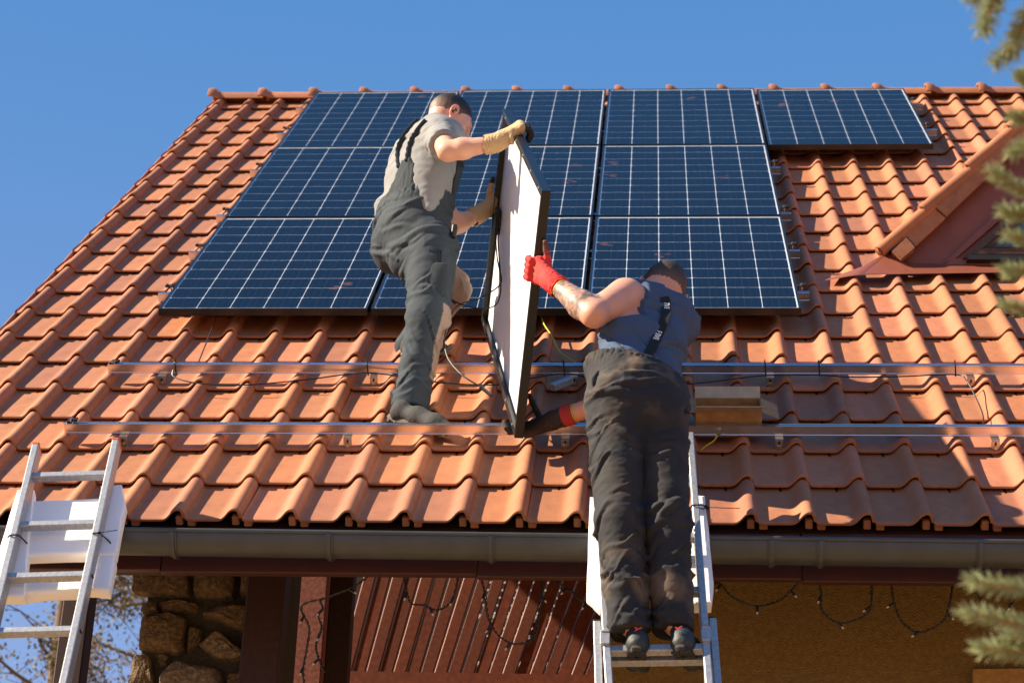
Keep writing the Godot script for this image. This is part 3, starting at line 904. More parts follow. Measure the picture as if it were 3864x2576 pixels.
func build_ladders() -> void:
	var o := thing("ladder", "aluminium ladder with orange end caps leaning on the gutter at the left", "ladder")
	var l0: Vector3 = Vector3(-2.2747, 4.1334, -6.9758); var l1: Vector3 = Vector3(-2.3290, 4.8037, -7.3023); var r0: Vector3 = Vector3(-1.9543, 3.7298, -6.7791); var r1: Vector3 = Vector3(-2.0282, 4.8283, -7.3143)
	var ll := l0 - (l1 - l0) * 5.5; var rr := r0 - (r1 - r0) * 3.0
	for q in [[ll, l1], [rr, r1]]:
		var b := MB.new()
		ladder_rail(b, q[0], q[1])
		part(o, "side_rail", b.mesh(), M.alu_dull)
		var c := MB.new()
		ladder_rail(c, q[1] - LD * 0.004, q[1] + LD * 0.008, 0.029, 0.066)
		part(o, "end_cap", c.mesh(), M.orange)
	for i in range(-2, 4):
		
		
		var s: float = [0.160, 0.430, 0.700, 0.970, 1.24, 1.51][i + 2]
		var pa := l1 - (l1 - l0).normalized() * s; var pb := r1 - (r1 - r0).normalized() * (s + 0.012)
		var b := MB.new()
		b.bar(pa, pb, 0.028, 0.03, LN, 0.003)
		part(o, "rung", b.mesh(), M.alu_dull)
	var plug := MB.new()
	for s in [0.970, 0.70, 1.24, 1.51]:
		var q: Vector3 = r1 - (r1 - r0).normalized() * (s + 0.012) + Vector3(0.0126, 0, 0)
		plug.box(Transform3D(Basis(LN, PI / 4) * Basis(Vector3(1, 0, 0), 0.9), q), Vector3(0.003, 0.016, 0.016))
	part(o, "rung_end", plug.mesh(), M.black)
	# second ladder: inner (upper) section in front, wider lower section behind it
	o = thing("ladder", "two-section aluminium ladder the bent man stands on", "ladder")
	var il0: Vector3 = Vector3(-0.1597, 3.9032, -6.8636); var il1: Vector3 = Vector3(-0.1873, 4.2985, -7.0562); var ir0: Vector3 = Vector3(0.1705, 3.9073, -6.8656); var ir1: Vector3 = Vector3(0.1316, 4.8773, -7.3382)
	var k := (ir1 - ir0).length()
	il1 = il0 + (il1 - il0).normalized() * k
	for q in [[il0 - (il1 - il0) * 1.2, il1], [ir0 - (ir1 - ir0) * 1.2, ir1]]:
		var b := MB.new()
		ladder_rail(b, q[0], q[1])
		part(o, "side_rail", b.mesh(), M.alu_dull)
	for i in range(-2, 4):
		var pa := il0 + (il1 - il0).normalized() * (0.272 * i - 0.022); var pb := ir0 + (ir1 - ir0).normalized() * (0.272 * i - 0.012)
		var b := MB.new()
		b.bar(pa, pb, 0.03, 0.03, LN, 0.003)
		part(o, "rung", b.mesh(), M.alu_dull)
	var ol1: Vector3 = Vector3(-0.1957, 4.0065, -6.9640); var ol0: Vector3 = Vector3(-0.1846, 3.7768, -6.8520); var or1: Vector3 = Vector3(0.1962, 4.0240, -6.9725); var or0: Vector3 = Vector3(0.2061, 3.7820, -6.8546)
	for q in [[ol0 - (ol1 - ol0) * 16, ol1], [or0 - (or1 - or0) * 16, or1]]:
		var b := MB.new()
		ladder_rail(b, q[0], q[1])
		part(o, "side_rail", b.mesh(), M.alu_dull)
		var c := MB.new()
		ladder_rail(c, q[1] - LD * 0.004, q[1] + LD * 0.006, 0.027, 0.064)
		part(o, "end_cap", c.mesh(), M.black)
	for i in range(0, 4):
		var pa := ol1 - LD * (0.165 + 0.272 * i); var pb := or1 - LD * (0.170 + 0.272 * i)
		var b := MB.new()
		b.bar(pa, pb, 0.028, 0.028, LN, 0.003)
		part(o, "rung", b.mesh(), M.alu_dull)
	for q in [[Vector3(-0.1650, 3.9251, -6.8364), 0.026], [Vector3(0.1714, 3.9439, -6.8456), 0.026]]:
		var b := MB.new()
		b.box(Transform3D(Basis(Vector3(1, 0, 0), LD, LN), q[0]), Vector3(0.032, 0.052, 0.004), 0.001)
		b.box(Transform3D(Basis(Vector3(1, 0, 0), LD, LN), q[0] + LD * 0.028), Vector3(0.028, 0.008, 0.012), 0.001)
		b.box(Transform3D(Basis(Vector3(1, 0, 0), LD, LN), q[0] - LD * 0.028), Vector3(0.028, 0.008, 0.012), 0.001)
		part(o, "guide_bracket", b.mesh(), M.alu_dull)

func foam(called: String, label: String, polys: Array, depth: float) -> void:
	var b := MB.new()
	for pts in polys:
		var mid := Vector3.ZERO
		for q in pts: mid += q
		mid /= pts.size()
		var ring := []
		for i in pts.size():
			for k in 5: ring.append(pts[i].lerp(pts[(i + 1) % pts.size()], k / 5.0))
		var secs := []
		for q in [[0.012, 0.0], [0.004, -0.004], [0.0, -0.012], [0.0, -depth + 0.01], [0.01, -depth]]:
			var r := PackedVector3Array()
			for v in ring:
				var w: Vector3 = v
				w = w + (mid - w).normalized() * (q[0] + rng.randf_range(0.0, 0.0025)) + LN * (q[1] + rng.randf_range(-0.0008, 0.0008))
				r.append(w)
			secs.append(r)
		b.loft(secs)
	single(called, b.mesh(50), M.foam, label, "foam packing", "white foam packing tied to the ladders")

func build_foam() -> void:
	foam("foam_packing", "white foam packing frame tied behind the left ladder against the gutter", [
		[Vector3(-2.3660, 4.6250, -7.2531), Vector3(-2.3028, 4.6255, -7.2533), Vector3(-2.2065, 4.1157, -7.0049), Vector3(-2.3514, 4.1141, -7.0042)],
		[Vector3(-2.3129, 4.5728, -7.2399), Vector3(-2.0231, 4.5906, -7.2485), Vector3(-1.9956, 4.3212, -7.1173), Vector3(-2.2834, 4.3075, -7.1107)],
		[Vector3(-2.0568, 4.6469, -7.2638), Vector3(-1.9787, 4.6538, -7.2671), Vector3(-1.9418, 4.5537, -7.2183), Vector3(-1.9245, 4.3088, -7.0990), Vector3(-2.0211, 4.2969, -7.0932)],
		[Vector3(-2.0225, 4.3442, -7.1229), Vector3(-1.9382, 4.3450, -7.1233), Vector3(-1.9210, 4.2863, -7.0948), Vector3(-1.9118, 4.1464, -7.0266), Vector3(-2.0117, 4.1560, -7.0312)],
		[Vector3(-2.2687, 4.2047, -7.0661), Vector3(-2.0088, 4.2268, -7.0769), Vector3(-1.9924, 4.1576, -7.0432), Vector3(-2.2599, 4.1300, -7.0297)]], 0.055)
	foam("foam_packing", "white foam strip between the left rail of the bent man's ladder and the gutter", [
		[Vector3(-0.2364, 4.6143, -7.2657), Vector3(-0.1669, 4.6148, -7.2659), Vector3(-0.1525, 4.0975, -7.0139), Vector3(-0.1886, 4.0971, -7.0137), Vector3(-0.2362, 4.1545, -7.0417), Vector3(-0.2375, 4.3977, -7.1602)]], 0.055)
	foam("foam_packing", "white foam strip between the right rail of the bent man's ladder and the gutter", [
		[Vector3(0.1208, 4.3519, -7.1378), Vector3(0.1419, 4.5134, -7.2165), Vector3(0.1555, 4.6235, -7.2702), Vector3(0.1832, 4.6237, -7.2703), Vector3(0.1840, 4.5709, -7.2445), Vector3(0.1946, 4.4511, -7.1861), Vector3(0.1965, 4.3892, -7.1560), Vector3(0.2052, 4.2090, -7.0682), Vector3(0.1949, 4.1146, -7.0222), Vector3(0.1221, 4.1120, -7.0210)]], 0.055)
	# cable ties
	var t := MB.new()
	t.tube(curve([Vector3(0.1307, 4.5269, -7.1563), Vector3(0.1358, 4.5215, -7.1270), Vector3(0.1521, 4.5204, -7.1243), Vector3(0.1695, 4.5411, -7.1744), Vector3(0.1849, 4.5563, -7.2263), Vector3(0.1749, 4.5404, -7.2074), Vector3(0.1543, 4.5113, -7.1265)]), 0.0028, 6)
	t.tube(PackedVector3Array([Vector3(0.1822, 4.5544, -7.2143), Vector3(0.1914, 4.5405, -7.2075)]), 0.006, 6)
	t.tube(PackedVector3Array([Vector3(0.1845, 4.5481, -7.2112), Vector3(0.2456, 4.5447, -7.2095), Vector3(0.3067, 4.5427, -7.2085)]), 0.0032, 6, 0.5)
	single("cable_tie", t.mesh(), M.black, "black cable tie with a long loose tail on the right ladder's foam", "cable tie")
	t = MB.new()
	t.tube(curve([Vector3(-1.9361, 4.3155, -7.1090), Vector3(-1.9569, 4.3638, -7.1258), Vector3(-1.9871, 4.3839, -7.0978), Vector3(-1.9795, 4.3700, -7.0532), Vector3(-2.0022, 4.3698, -7.0531), Vector3(-2.0177, 4.3807, -7.0962)]), 0.003, 6)
	t.tube(PackedVector3Array([Vector3(-1.9802, 4.3729, -7.0546), Vector3(-1.9426, 4.3705, -7.0356), Vector3(-1.9092, 4.3712, -7.0249)]), 0.003, 6, 0.5)
	t.tube(PackedVector3Array([Vector3(-1.9844, 4.3689, -7.0504), Vector3(-1.9754, 4.3741, -7.0530)]), 0.0055, 6)
	single("cable_tie", t.mesh(), M.black, "black cable tie round the right rail of the left ladder", "cable tie", "cable ties on the left ladder")
	t = MB.new()
	t.tube(curve([Vector3(-2.3206, 4.3647, -7.0884), Vector3(-2.3015, 4.3576, -7.0472), Vector3(-2.2748, 4.3600, -7.0484), Vector3(-2.2782, 4.3710, -7.0915), Vector3(-2.2572, 4.3552, -7.1216)]), 0.003, 6)
	t.tube(PackedVector3Array([Vector3(-2.2796, 4.3589, -7.0456), Vector3(-2.2690, 4.3575, -7.0449)]), 0.0055, 6)
	single("cable_tie", t.mesh(), M.black, "black cable tie round the left rail of the left ladder", "cable tie", "cable ties on the left ladder")

func build_small() -> void:
	# cardboard box between the two bare rails
	var bx := thing("cardboard_box", "open brown cardboard box between the bare rails beside the bent man", "box", RT(2.50, -1.405, -0.10))
	var b := MB.new()
	var w := 0.265; var d := 0.16; var h := 0.108
	b.slab(Transform3D.IDENTITY, Vector3(0, 0, 0), Vector3(w, 0.004, h))
	b.slab(Transform3D.IDENTITY, Vector3(0, d - 0.004, 0), Vector3(w, d, h))
	b.slab(Transform3D.IDENTITY, Vector3(0, 0.004, 0), Vector3(0.004, d - 0.004, h))
	b.slab(Transform3D.IDENTITY, Vector3(w - 0.004, 0.004, 0), Vector3(w, d - 0.004, h))
	b.slab(Transform3D.IDENTITY, Vector3(0.004, 0.004, 0.002), Vector3(w - 0.004, d - 0.004, 0.006))
	part(bx, "box_body", b.mesh(), M.card)
	for q in [[Vector3(w / 2, 0.002, h), Basis(Vector3(1, 0, 0), 0.95), Vector3(w, 0.004, 0.075), 0], [Vector3(w / 2, d, h), Basis(Vector3(1, 0, 0), -1.0), Vector3(w, 0.004, 0.06), 0], [Vector3(0.0, d / 2, h), Basis(Vector3(0, 1, 0), -1.75), Vector3(0.004, d, 0.085), 1], [Vector3(w, d / 2, h), Basis(Vector3(0, 1, 0), 2.0), Vector3(0.004, d, 0.075), 1]]:
		var f := MB.new()
		f.box(Transform3D(q[1], q[0]) * Transform3D(Basis.IDENTITY, Vector3(0, 0, q[2].z / 2)), q[2], 0.0008)
		part(bx, "flap", f.mesh(), M.card_pale if q[3] == 0 else M.card)
	# cables
	var fw := func(a): return a.map(func(q): return R(q.x, q.y, q.z))
	var c := MB.new()
	c.tube(curve(fw.call([Vector3(0.2279, -0.7397, -0.0500), Vector3(0.2398, -0.7749, -0.0700), Vector3(0.3554, -0.8258, -0.0800), Vector3(0.5572, -0.8333, -0.0850), Vector3(0.8155, -0.7780, -0.0800), Vector3(0.9821, -0.7369, -0.0700), Vector3(1.0826, -0.7420, -0.0600), Vector3(1.2030, -0.7473, -0.0700), Vector3(1.4085, -0.8089, -0.0800), Vector3(1.6372, -0.8414, -0.0800), Vector3(1.7663, -0.8016, -0.0700), Vector3(1.9389, -0.7497, -0.0600), Vector3(2.0667, -0.8059, -0.0600), Vector3(2.2728, -0.8999, -0.0600), Vector3(2.5136, -0.8426, -0.0700), Vector3(2.7000, -0.8028, -0.0600), Vector3(2.8084, -0.7828, -0.0550), Vector3(3.0403, -0.7760, -0.0550), Vector3(3.1816, -0.7892, -0.0600), Vector3(3.4039, -0.7769, -0.0600), Vector3(3.6199, -0.7677, -0.0550), Vector3(3.6558, -0.8427, -0.0600), Vector3(3.6758, -0.9686, -0.0850), Vector3(3.6826, -1.1272, -0.1000), Vector3(3.6722, -1.2279, -0.1100)])), 0.0032, 6)
	single("solar_cable", c.mesh(), M.cable, "black solar cable sagging along the upper bare rail", "cable")
	c = MB.new()
	c.tube(curve(fw.call([Vector3(0.2333, 0.2083, -0.0800), Vector3(0.2587, 0.0043, -0.0800), Vector3(0.2833, -0.3027, -0.0750), Vector3(0.3050, -0.5752, -0.0700)])), 0.0032, 6)
	single("solar_cable", c.mesh(), M.cable, "thin dark cable hanging from the bottom row panel near the gable", "cable")
	c = MB.new()
	c.tube(curve(fw.call([Vector3(1.7945, 0.1224, -0.0600), Vector3(1.8239, -0.0578, -0.0600), Vector3(1.8667, -0.2015, -0.0700), Vector3(1.9022, -0.3802, -0.0750), Vector3(1.9371, -0.4713, -0.0750), Vector3(1.9970, -0.5784, -0.0750)])), 0.0035, 6)
	single("earth_wire", c.mesh(), M.yellow, "yellow and green earth wire hanging below the panels beside the held panel", "wire")
	c = MB.new()
	c.tube(curve(fw.call([Vector3(2.5854, -1.4674, -0.0700), Vector3(2.5712, -1.4866, -0.0850), Vector3(2.5452, -1.4961, -0.1000), Vector3(2.5193, -1.5023, -0.1200)])), 0.003, 6)
	var ew := single("earth_wire", c.mesh(), M.yellow, "yellow and green earth wire with ring lug bolted to the lower bare rail", "wire")
	c = MB.new()
	var lp: Vector3 = Vector3(2.5925, -1.4579, -0.0550)
	c.tube(PackedVector3Array([R(lp.x, -1.453, lp.z), R(lp.x, -1.459, lp.z)]), 0.011, 12)
	c.tube(PackedVector3Array([R(lp.x, -1.459, lp.z), R(lp.x, -1.464, lp.z)]), 0.006, 6)
	c.tube(PackedVector3Array([R(lp.x - 0.004, -1.457, lp.z - 0.01), R(lp.x - 0.012, -1.457, lp.z - 0.028)]), 0.0045, 8)
	part(ew, "ring_lug", c.mesh(), M.steel)
	# ties round the upper rail
	var n := 0
	for x in [Vector3(0.2292, -0.7281, -0.0500).x, Vector3(1.0804, -0.7361, -0.0500).x, Vector3(1.9407, -0.7440, -0.0500).x, Vector3(2.8122, -0.7403, -0.0500).x, Vector3(3.0429, -0.7393, -0.0500).x, Vector3(3.6238, -0.7368, -0.0500).x]:
		var t := MB.new()
		var pr := PackedVector3Array()
		for q in [[-0.709, -0.083], [-0.709, -0.033], [-0.677, -0.033], [-0.677, -0.083], [-0.709, -0.083]]: pr.append(R(x + (0.004 if q[0] < -0.7 and q[1] < -0.05 else 0.0), q[0], q[1]))
		t.tube(pr, 0.0028, 6)
		t.tube(PackedVector3Array([R(x, -0.70, -0.033), R(x - 0.003, -0.705, -0.012)]), 0.003, 6)
		single("cable_tie", t.mesh(), M.black, "black cable tie round the upper bare rail, %s from the gable" % ["first", "second", "third", "fourth", "fifth", "sixth"][n], "cable tie", "cable ties on the upper rail")
		n += 1
	# cables of the held panel, one with a loose plug
	var hc := MB.new()
	hc.tube(curve([held * Vector3(0.465, 1.47, -0.018), Vector3(-0.7101, 6.3182, -8.3500), Vector3(-0.6920, 6.1465, -8.2800), Vector3(-0.6694, 6.0431, -8.2500), Vector3(-0.6845, 5.9840, -8.2200), Vector3(-0.7605, 5.9200, -8.2000), Vector3(-0.8301, 5.8683, -8.1500), Vector3(-0.8607, 5.8044, -8.1000), Vector3(-0.8810, 5.6853, -8.0500), Vector3(-0.8805, 5.6086, -8.0200), Vector3(-0.8566, 5.5178, -7.9800), Vector3(-0.7932, 5.4186, -7.9200), Vector3(-0.7176, 5.3577, -7.9000), Vector3(-0.7029, 5.3459, -7.9000)]), 0.0032, 6)
	hc.tube(curve([held * Vector3(0.525, 1.47, -0.018), Vector3(-0.6946, 6.2456, -8.3000), Vector3(-0.6691, 6.0162, -8.2000), Vector3(-0.6660, 5.9042, -8.1500), Vector3(-0.6845, 5.8420, -8.1200), Vector3(-0.7308, 5.8190, -8.1000), Vector3(-0.7983, 5.8379, -8.1200), Vector3(-0.8587, 5.8789, -8.1500), Vector3(-0.8895, 5.9265, -8.2000)]), 0.0032, 6)
	var hs := single("panel_lead", hc.mesh(), M.cable, "black looped leads of the held panel hanging beside the standing man", "cable")
	hc = MB.new()
	hc.tube(PackedVector3Array([Vector3(-0.7066, 5.3499, -7.9000), Vector3(-0.6653, 5.3099, -7.8900)]), 0.0075, 8)
	hc.tube(PackedVector3Array([Vector3(-0.7103, 5.3538, -7.9000), Vector3(-0.6993, 5.3440, -7.9000)]), 0.009, 8)
	hc.tube(PackedVector3Array([Vector3(-0.9011, 5.9308, -8.2000), Vector3(-0.8596, 5.8862, -8.1800)]), 0.007, 8)
	part(hs, "plug", hc.mesh(), M.black)
	# loose offcut of rail lying on the tiles
	var oc := MB.new()
	var p0: Vector3 = Vector3(1.8971, -0.8734, -0.0800); var p1: Vector3 = Vector3(1.9753, -0.7721, -0.0800)
	oc.bar(R(p0.x, p0.y, p0.z), R(p1.x, p1.y, p1.z), 0.03, 0.03, RB * Vector3(0, 0, 1), 0.002)
	single("rail_offcut", oc.mesh(), M.alu_dull, "short aluminium offcut lying under the upper rail behind the held panel", "metal offcut")
	# string lights under the fascia
	var strings := [
		[[Vector3(-1.0791, 4.3927, -7.5500), Vector3(-1.1352, 4.3520, -7.5500), Vector3(-1.2326, 4.3317, -7.6000), Vector3(-1.3424, 4.3315, -7.7000), Vector3(-1.3247, 4.2825, -7.8000), Vector3(-1.3277, 4.1957, -7.8000), Vector3(-1.3358, 4.1150, -7.8000), Vector3(-1.3255, 4.0459, -7.8000)], "dark string lights running down the red-brown post"],
		[[Vector3(-1.2606, 4.3252, -7.6200), Vector3(-1.2472, 4.2958, -7.6200), Vector3(-1.2617, 4.2689, -7.6200), Vector3(-1.2471, 4.2210, -7.6200), Vector3(-1.2579, 4.1784, -7.6200), Vector3(-1.2629, 4.1414, -7.6200), Vector3(-1.2468, 4.0942, -7.6200), Vector3(-1.2232, 4.0474, -7.6200)], "dark string lights branch hanging beside the red-brown post"],
		[[Vector3(-0.9383, 4.4019, -7.5500), Vector3(-0.9260, 4.3431, -7.5500), Vector3(-0.9058, 4.2953, -7.5500), Vector3(-0.8573, 4.2878, -7.5500), Vector3(-0.8134, 4.2696, -7.5500), Vector3(-0.7712, 4.2859, -7.5500), Vector3(-0.7476, 4.3233, -7.5500), Vector3(-0.7345, 4.3982, -7.5500)], "shallow loop of dark string lights before the slatted screen"],
		[[Vector3(-0.6465, 4.3936, -7.5500), Vector3(-0.6305, 4.3296, -7.5500), Vector3(-0.6186, 4.2503, -7.5500), Vector3(-0.5915, 4.1928, -7.5500), Vector3(-0.5502, 4.1540, -7.5500), Vector3(-0.5074, 4.1404, -7.5500), Vector3(-0.4455, 4.1603, -7.5500), Vector3(-0.4300, 4.2363, -7.5500), Vector3(-0.4220, 4.3209, -7.5500), Vector3(-0.4186, 4.3901, -7.5500)], "deepest loop of dark string lights before the slatted screen"],
		[[Vector3(-0.3705, 4.3852, -7.5500), Vector3(-0.3247, 4.3589, -7.5500), Vector3(-0.2838, 4.3221, -7.5500), Vector3(-0.2483, 4.3012, -7.5500), Vector3(-0.1982, 4.2964, -7.5500)], "dark string lights ending behind the ladder's left foam strip"],
		[[Vector3(0.2244, 4.3811, -7.5500), Vector3(0.2402, 4.3830, -7.5500), Vector3(0.2841, 4.3315, -7.5500), Vector3(0.3516, 4.3004, -7.5500), Vector3(0.4038, 4.2993, -7.5500), Vector3(0.4670, 4.3220, -7.5500), Vector3(0.5046, 4.3584, -7.5500), Vector3(0.5289, 4.3854, -7.5500)], "widest loop of dark string lights on the ochre wall, next to the ladder"],
		[[Vector3(0.6089, 4.3827, -7.5500), Vector3(0.6138, 4.3427, -7.5500), Vector3(0.6119, 4.2873, -7.5500), Vector3(0.6468, 4.2464, -7.5500), Vector3(0.6956, 4.2343, -7.5500), Vector3(0.7666, 4.2613, -7.5500), Vector3(0.7942, 4.3000, -7.5500), Vector3(0.8005, 4.3832, -7.5500)], "narrow loop of dark string lights in the middle of the ochre wall"],
		[[Vector3(0.8734, 4.3827, -7.5500), Vector3(0.8780, 4.3174, -7.5500), Vector3(0.9003, 4.2461, -7.5500), Vector3(0.9446, 4.2055, -7.5500), Vector3(0.9857, 4.2043, -7.5500), Vector3(1.0441, 4.2365, -7.5500), Vector3(1.0725, 4.2806, -7.5500), Vector3(1.0968, 4.3830, -7.5500)], "loop of dark string lights on the ochre wall left of the spruce twigs"],
		[[Vector3(1.1642, 4.3835, -7.5500), Vector3(1.1988, 4.3203, -7.5500), Vector3(1.2315, 4.2711, -7.5500), Vector3(1.2675, 4.2715, -7.5500), Vector3(1.3178, 4.3268, -7.5500), Vector3(1.3680, 4.3770, -7.5500)], "loop of dark string lights behind the lowest spruce twigs"]]
	for s in strings:
		var o := thing("string_lights", s[1], "string lights", Transform3D.IDENTITY, "string lights under the eave")
		var b1 := MB.new()
		var path := curve(s[0], 10)
		for ph in [0.0, PI]:
			var tw := PackedVector3Array()
			for i in path.size(): tw.append(path[i] + Vector3(cos(i * 1.1 + ph), sin(i * 1.1 + ph) * 0.5, sin(i * 1.1 + ph)) * 0.0035)
			b1.tube(tw, 0.0024, 5)
		part(o, "wire", b1.mesh(), M.cable)
		var count := int(path.size() / 18)
		for i in count:
			var q: Vector3 = path[int((i + 0.5) * path.size() / count)]
			var a := rng.randf_range(-2.6, -0.5)
			var dir := Vector3(cos(a), sin(a), 0.1)
			var s1 := MB.new()
			s1.tube(PackedVector3Array([q, q + dir * 0.026]), 0.0055, 7)
			var so := part(o, "socket", s1.mesh(), M.cable)
			s1 = MB.new()
			s1.tube(PackedVector3Array([q + dir * 0.026, q + dir * 0.035]), PackedFloat32Array([0.004, 0.0025]), 7)
			part(so, "bulb", s1.mesh(), M.bulb)

func build_plants() -> void:
	# spruce at the right, its twigs reaching into the picture close to the camera
	var t := thing("spruce_tree", "blurred spruce reaching its green twigs in at the right edge", "tree")
	var b := MB.new()
	b.tube(PackedVector3Array([Vector3(2.1, 0, -4.6), Vector3(2.1, 3.0, -4.6), Vector3(2.1, 6.0, -4.6)]), PackedFloat32Array([0.14, 0.10, 0.03]), 10)
	part(t, "trunk", b.mesh(), M.bark)
	var twigs := [
		[Vector3(0.5795, 3.7856, -2.9834), Vector3(0.5686, 3.7461, -3.0024), Vector3(0.5519, 3.7051, -3.0217), 0.030], [Vector3(0.5357, 3.8244, -3.0728), Vector3(0.5544, 3.8089, -3.0820), Vector3(0.5956, 3.8329, -3.0730), 0.026],
		[Vector3(0.6705, 3.7882, -3.1010), Vector3(0.6346, 3.7502, -3.1173), Vector3(0.5979, 3.7176, -3.1310), 0.030], [Vector3(0.6669, 3.7752, -2.9951), Vector3(0.6305, 3.7349, -3.0126), Vector3(0.6087, 3.6951, -3.0309), 0.03], [Vector3(0.6810, 3.7231, -3.2465), Vector3(0.6579, 3.7362, -3.2382), Vector3(0.6502, 3.7429, -3.2343), 0.022],
		[Vector3(0.7041, 3.6894, -3.2651), Vector3(0.6656, 3.6813, -3.2663), Vector3(0.6426, 3.6806, -3.2650), 0.024], [Vector3(0.6856, 3.5673, -3.2129), Vector3(0.6556, 3.5832, -3.2027), Vector3(0.6242, 3.5755, -3.2042), 0.026],
		[Vector3(0.6856, 3.4935, -3.2499), Vector3(0.6347, 3.5121, -3.2367), Vector3(0.5898, 3.5362, -3.2213), 0.026], [Vector3(0.7042, 3.5102, -3.3550), Vector3(0.6657, 3.5228, -3.3458), Vector3(0.6257, 3.5299, -3.3393), 0.026],
		[Vector3(0.7042, 3.4551, -3.3826), Vector3(0.6696, 3.4816, -3.3667), Vector3(0.6350, 3.4909, -3.3595), 0.024], [Vector3(0.6857, 3.3795, -3.3070), Vector3(0.6483, 3.3884, -3.2998), Vector3(0.6108, 3.3893, -3.2965), 0.024], [Vector3(0.7043, 3.3655, -3.4275), Vector3(0.6658, 3.3747, -3.4200), Vector3(0.6258, 3.3825, -3.4132), 0.022],
		[Vector3(0.6772, 2.8272, -3.3591), Vector3(0.6007, 2.8300, -3.3520), Vector3(0.5249, 2.8366, -3.3430), 0.028], [Vector3(0.6773, 2.7574, -3.3941), Vector3(0.6008, 2.7742, -3.3800), Vector3(0.5179, 2.7920, -3.3649), 0.028],
		[Vector3(0.6966, 2.7579, -3.5074), Vector3(0.6311, 2.7689, -3.4970), Vector3(0.5524, 2.7744, -3.4884), 0.030], [Vector3(0.6966, 2.7840, -3.4943), Vector3(0.6529, 2.7905, -3.4878), Vector3(0.6019, 2.7929, -3.4828), 0.026]]
	var nb := MB.new()
	nb.tube(PackedVector3Array([Vector3.ZERO, Vector3(0, 0.5, 0), Vector3(0, 1, 0)]), PackedFloat32Array([0.028, 0.038, 0.008]), 4)
	var needle := nb.mesh(60)
	for q in twigs:
		var path := curve([q[0], q[1], q[2]], 8)
		var w := MB.new()
		w.tube(path, 0.0035, 6)
		var br := part(t, "twig", w.mesh(), M.twig)
		var mm := MultiMesh.new()
		mm.transform_format = MultiMesh.TRANSFORM_3D; mm.use_colors = true; mm.mesh = needle
		var per := 24
		mm.instance_count = path.size() * per
		for i in path.size():
			var dir := (path[min(i + 1, path.size() - 1)] - path[max(i - 1, 0)]).normalized()
			for k in per:
				var a := rng.randf_range(0, TAU)
				var side := dir.cross(Vector3(0.3, 0.8, 0.5)).normalized()
				var out := (side.rotated(dir, a) + dir * rng.randf_range(0.35, 1.1) + Vector3(0, 0.25, 0)).normalized()
				if i > path.size() - 3: out = (out + dir * rng.randf_range(0, 1.5)).normalized()
				var len_: float = q[3] * rng.randf_range(0.7, 1.1)
				var z := out.cross(Vector3(0.2, 0.5, 0.8)).normalized()
				var at := path[i] + dir * rng.randf_range(-0.012, 0.012)
				mm.set_instance_transform(i * per + k, Transform3D(Basis(z.cross(out) * len_, out * len_, z * len_), at))
				var g := rng.randf_range(0.7, 1.2)
				mm.set_instance_color(i * per + k, Color(0.30 * g, 0.33 * g, 0.16 * g))
		var mi := MultiMeshInstance3D.new()
		mi.name = "needles"; mi.multimesh = mm; mi.material_override = M.needle
		br.add_child(mi); mi.set_meta("kind", "stuff")
	# half bare tree far behind the porch
	for tr in [[Vector3(-7.7030, 9.0171, -26.0000), 1, "tall half bare tree with yellow green leaves, seen past the left ladder"], [Vector3(-7.5396, 9.8546, -30.0000), 2, "half bare tree with yellowish leaves, seen between porch post and stone pillar"]]:
		var base: Vector3 = tr[0]
		var r := RandomNumberGenerator.new()
		r.seed = tr[1]
		var o := thing("tree", tr[2], "tree", Transform3D(Basis.IDENTITY, Vector3(base.x, 0, base.z)), "trees behind the porch")
		var topy := 13.0
		var tb := MB.new()
		tb.tube(PackedVector3Array([Vector3.ZERO, Vector3(0.1, topy * 0.5, 0), Vector3(0.0, topy, 0)]), PackedFloat32Array([0.2, 0.13, 0.03]), 9)
		var leaf_at := []
		for i in 46:
			var y := r.randf_range(3.0, topy)
			var a := r.randf_range(0, TAU)
			var le := r.randf_range(0.9, 2.3) * (1.15 - y / topy * 0.6)
			var p := PackedVector3Array([Vector3(0.1, y, 0)])
			var dir := Vector3(cos(a), r.randf_range(-0.1, 0.5), sin(a))
			for k in 5: p.append(p[-1] + (dir + Vector3(r.randf_range(-0.3, 0.3), r.randf_range(-0.3, 0.3), r.randf_range(-0.3, 0.3))) * le / 5.0)
			tb.tube(p, PackedFloat32Array([0.04, 0.032, 0.024, 0.017, 0.012, 0.006]), 5)
			for k in range(1, 6):
				for z in 3:
					var d2 := Vector3(r.randf_range(-1, 1), r.randf_range(-1, 0.4), r.randf_range(-1, 1)) * 0.45
					tb.tube(PackedVector3Array([p[k], p[k] + d2]), PackedFloat32Array([0.009, 0.003]), 4)
					for h in 16: leaf_at.append(p[k] + d2 * r.randf_range(0.2, 1.1) + Vector3(r.randf_range(-1, 1), r.randf_range(-1, 1), r.randf_range(-1, 1)) * 0.16)
		part(o, "trunk", tb.mesh(70), M.bark)
		var lm := MB.new()
		lm.tri(Vector3(0, 0, 0), Vector3(0.5, 0.1, 0.1), Vector3(0.5, 0.9, 0.1)); lm.tri(Vector3(0, 0, 0), Vector3(0.5, 0.9, 0.1), Vector3(-0.1, 1.0, 0))
		var mm := MultiMesh.new()
		mm.transform_format = MultiMesh.TRANSFORM_3D; mm.use_colors = true; mm.mesh = lm.mesh(); mm.instance_count = leaf_at.size()
		for i in leaf_at.size():
			var bs := Basis(Vector3(r.randf_range(-1, 1), r.randf_range(-1, 1), r.randf_range(-1, 1)).normalized(), r.randf_range(0, TAU)).scaled(Vector3.ONE * r.randf_range(0.03, 0.06))
			mm.set_instance_transform(i, Transform3D(bs, leaf_at[i]))
			var g := r.randf_range(0.6, 1.3)
			mm.set_instance_color(i, Color(0.16 * g, 0.13 * g, 0.035 * g) if r.randf() < 0.7 else Color(0.10 * g, 0.05 * g, 0.02 * g))
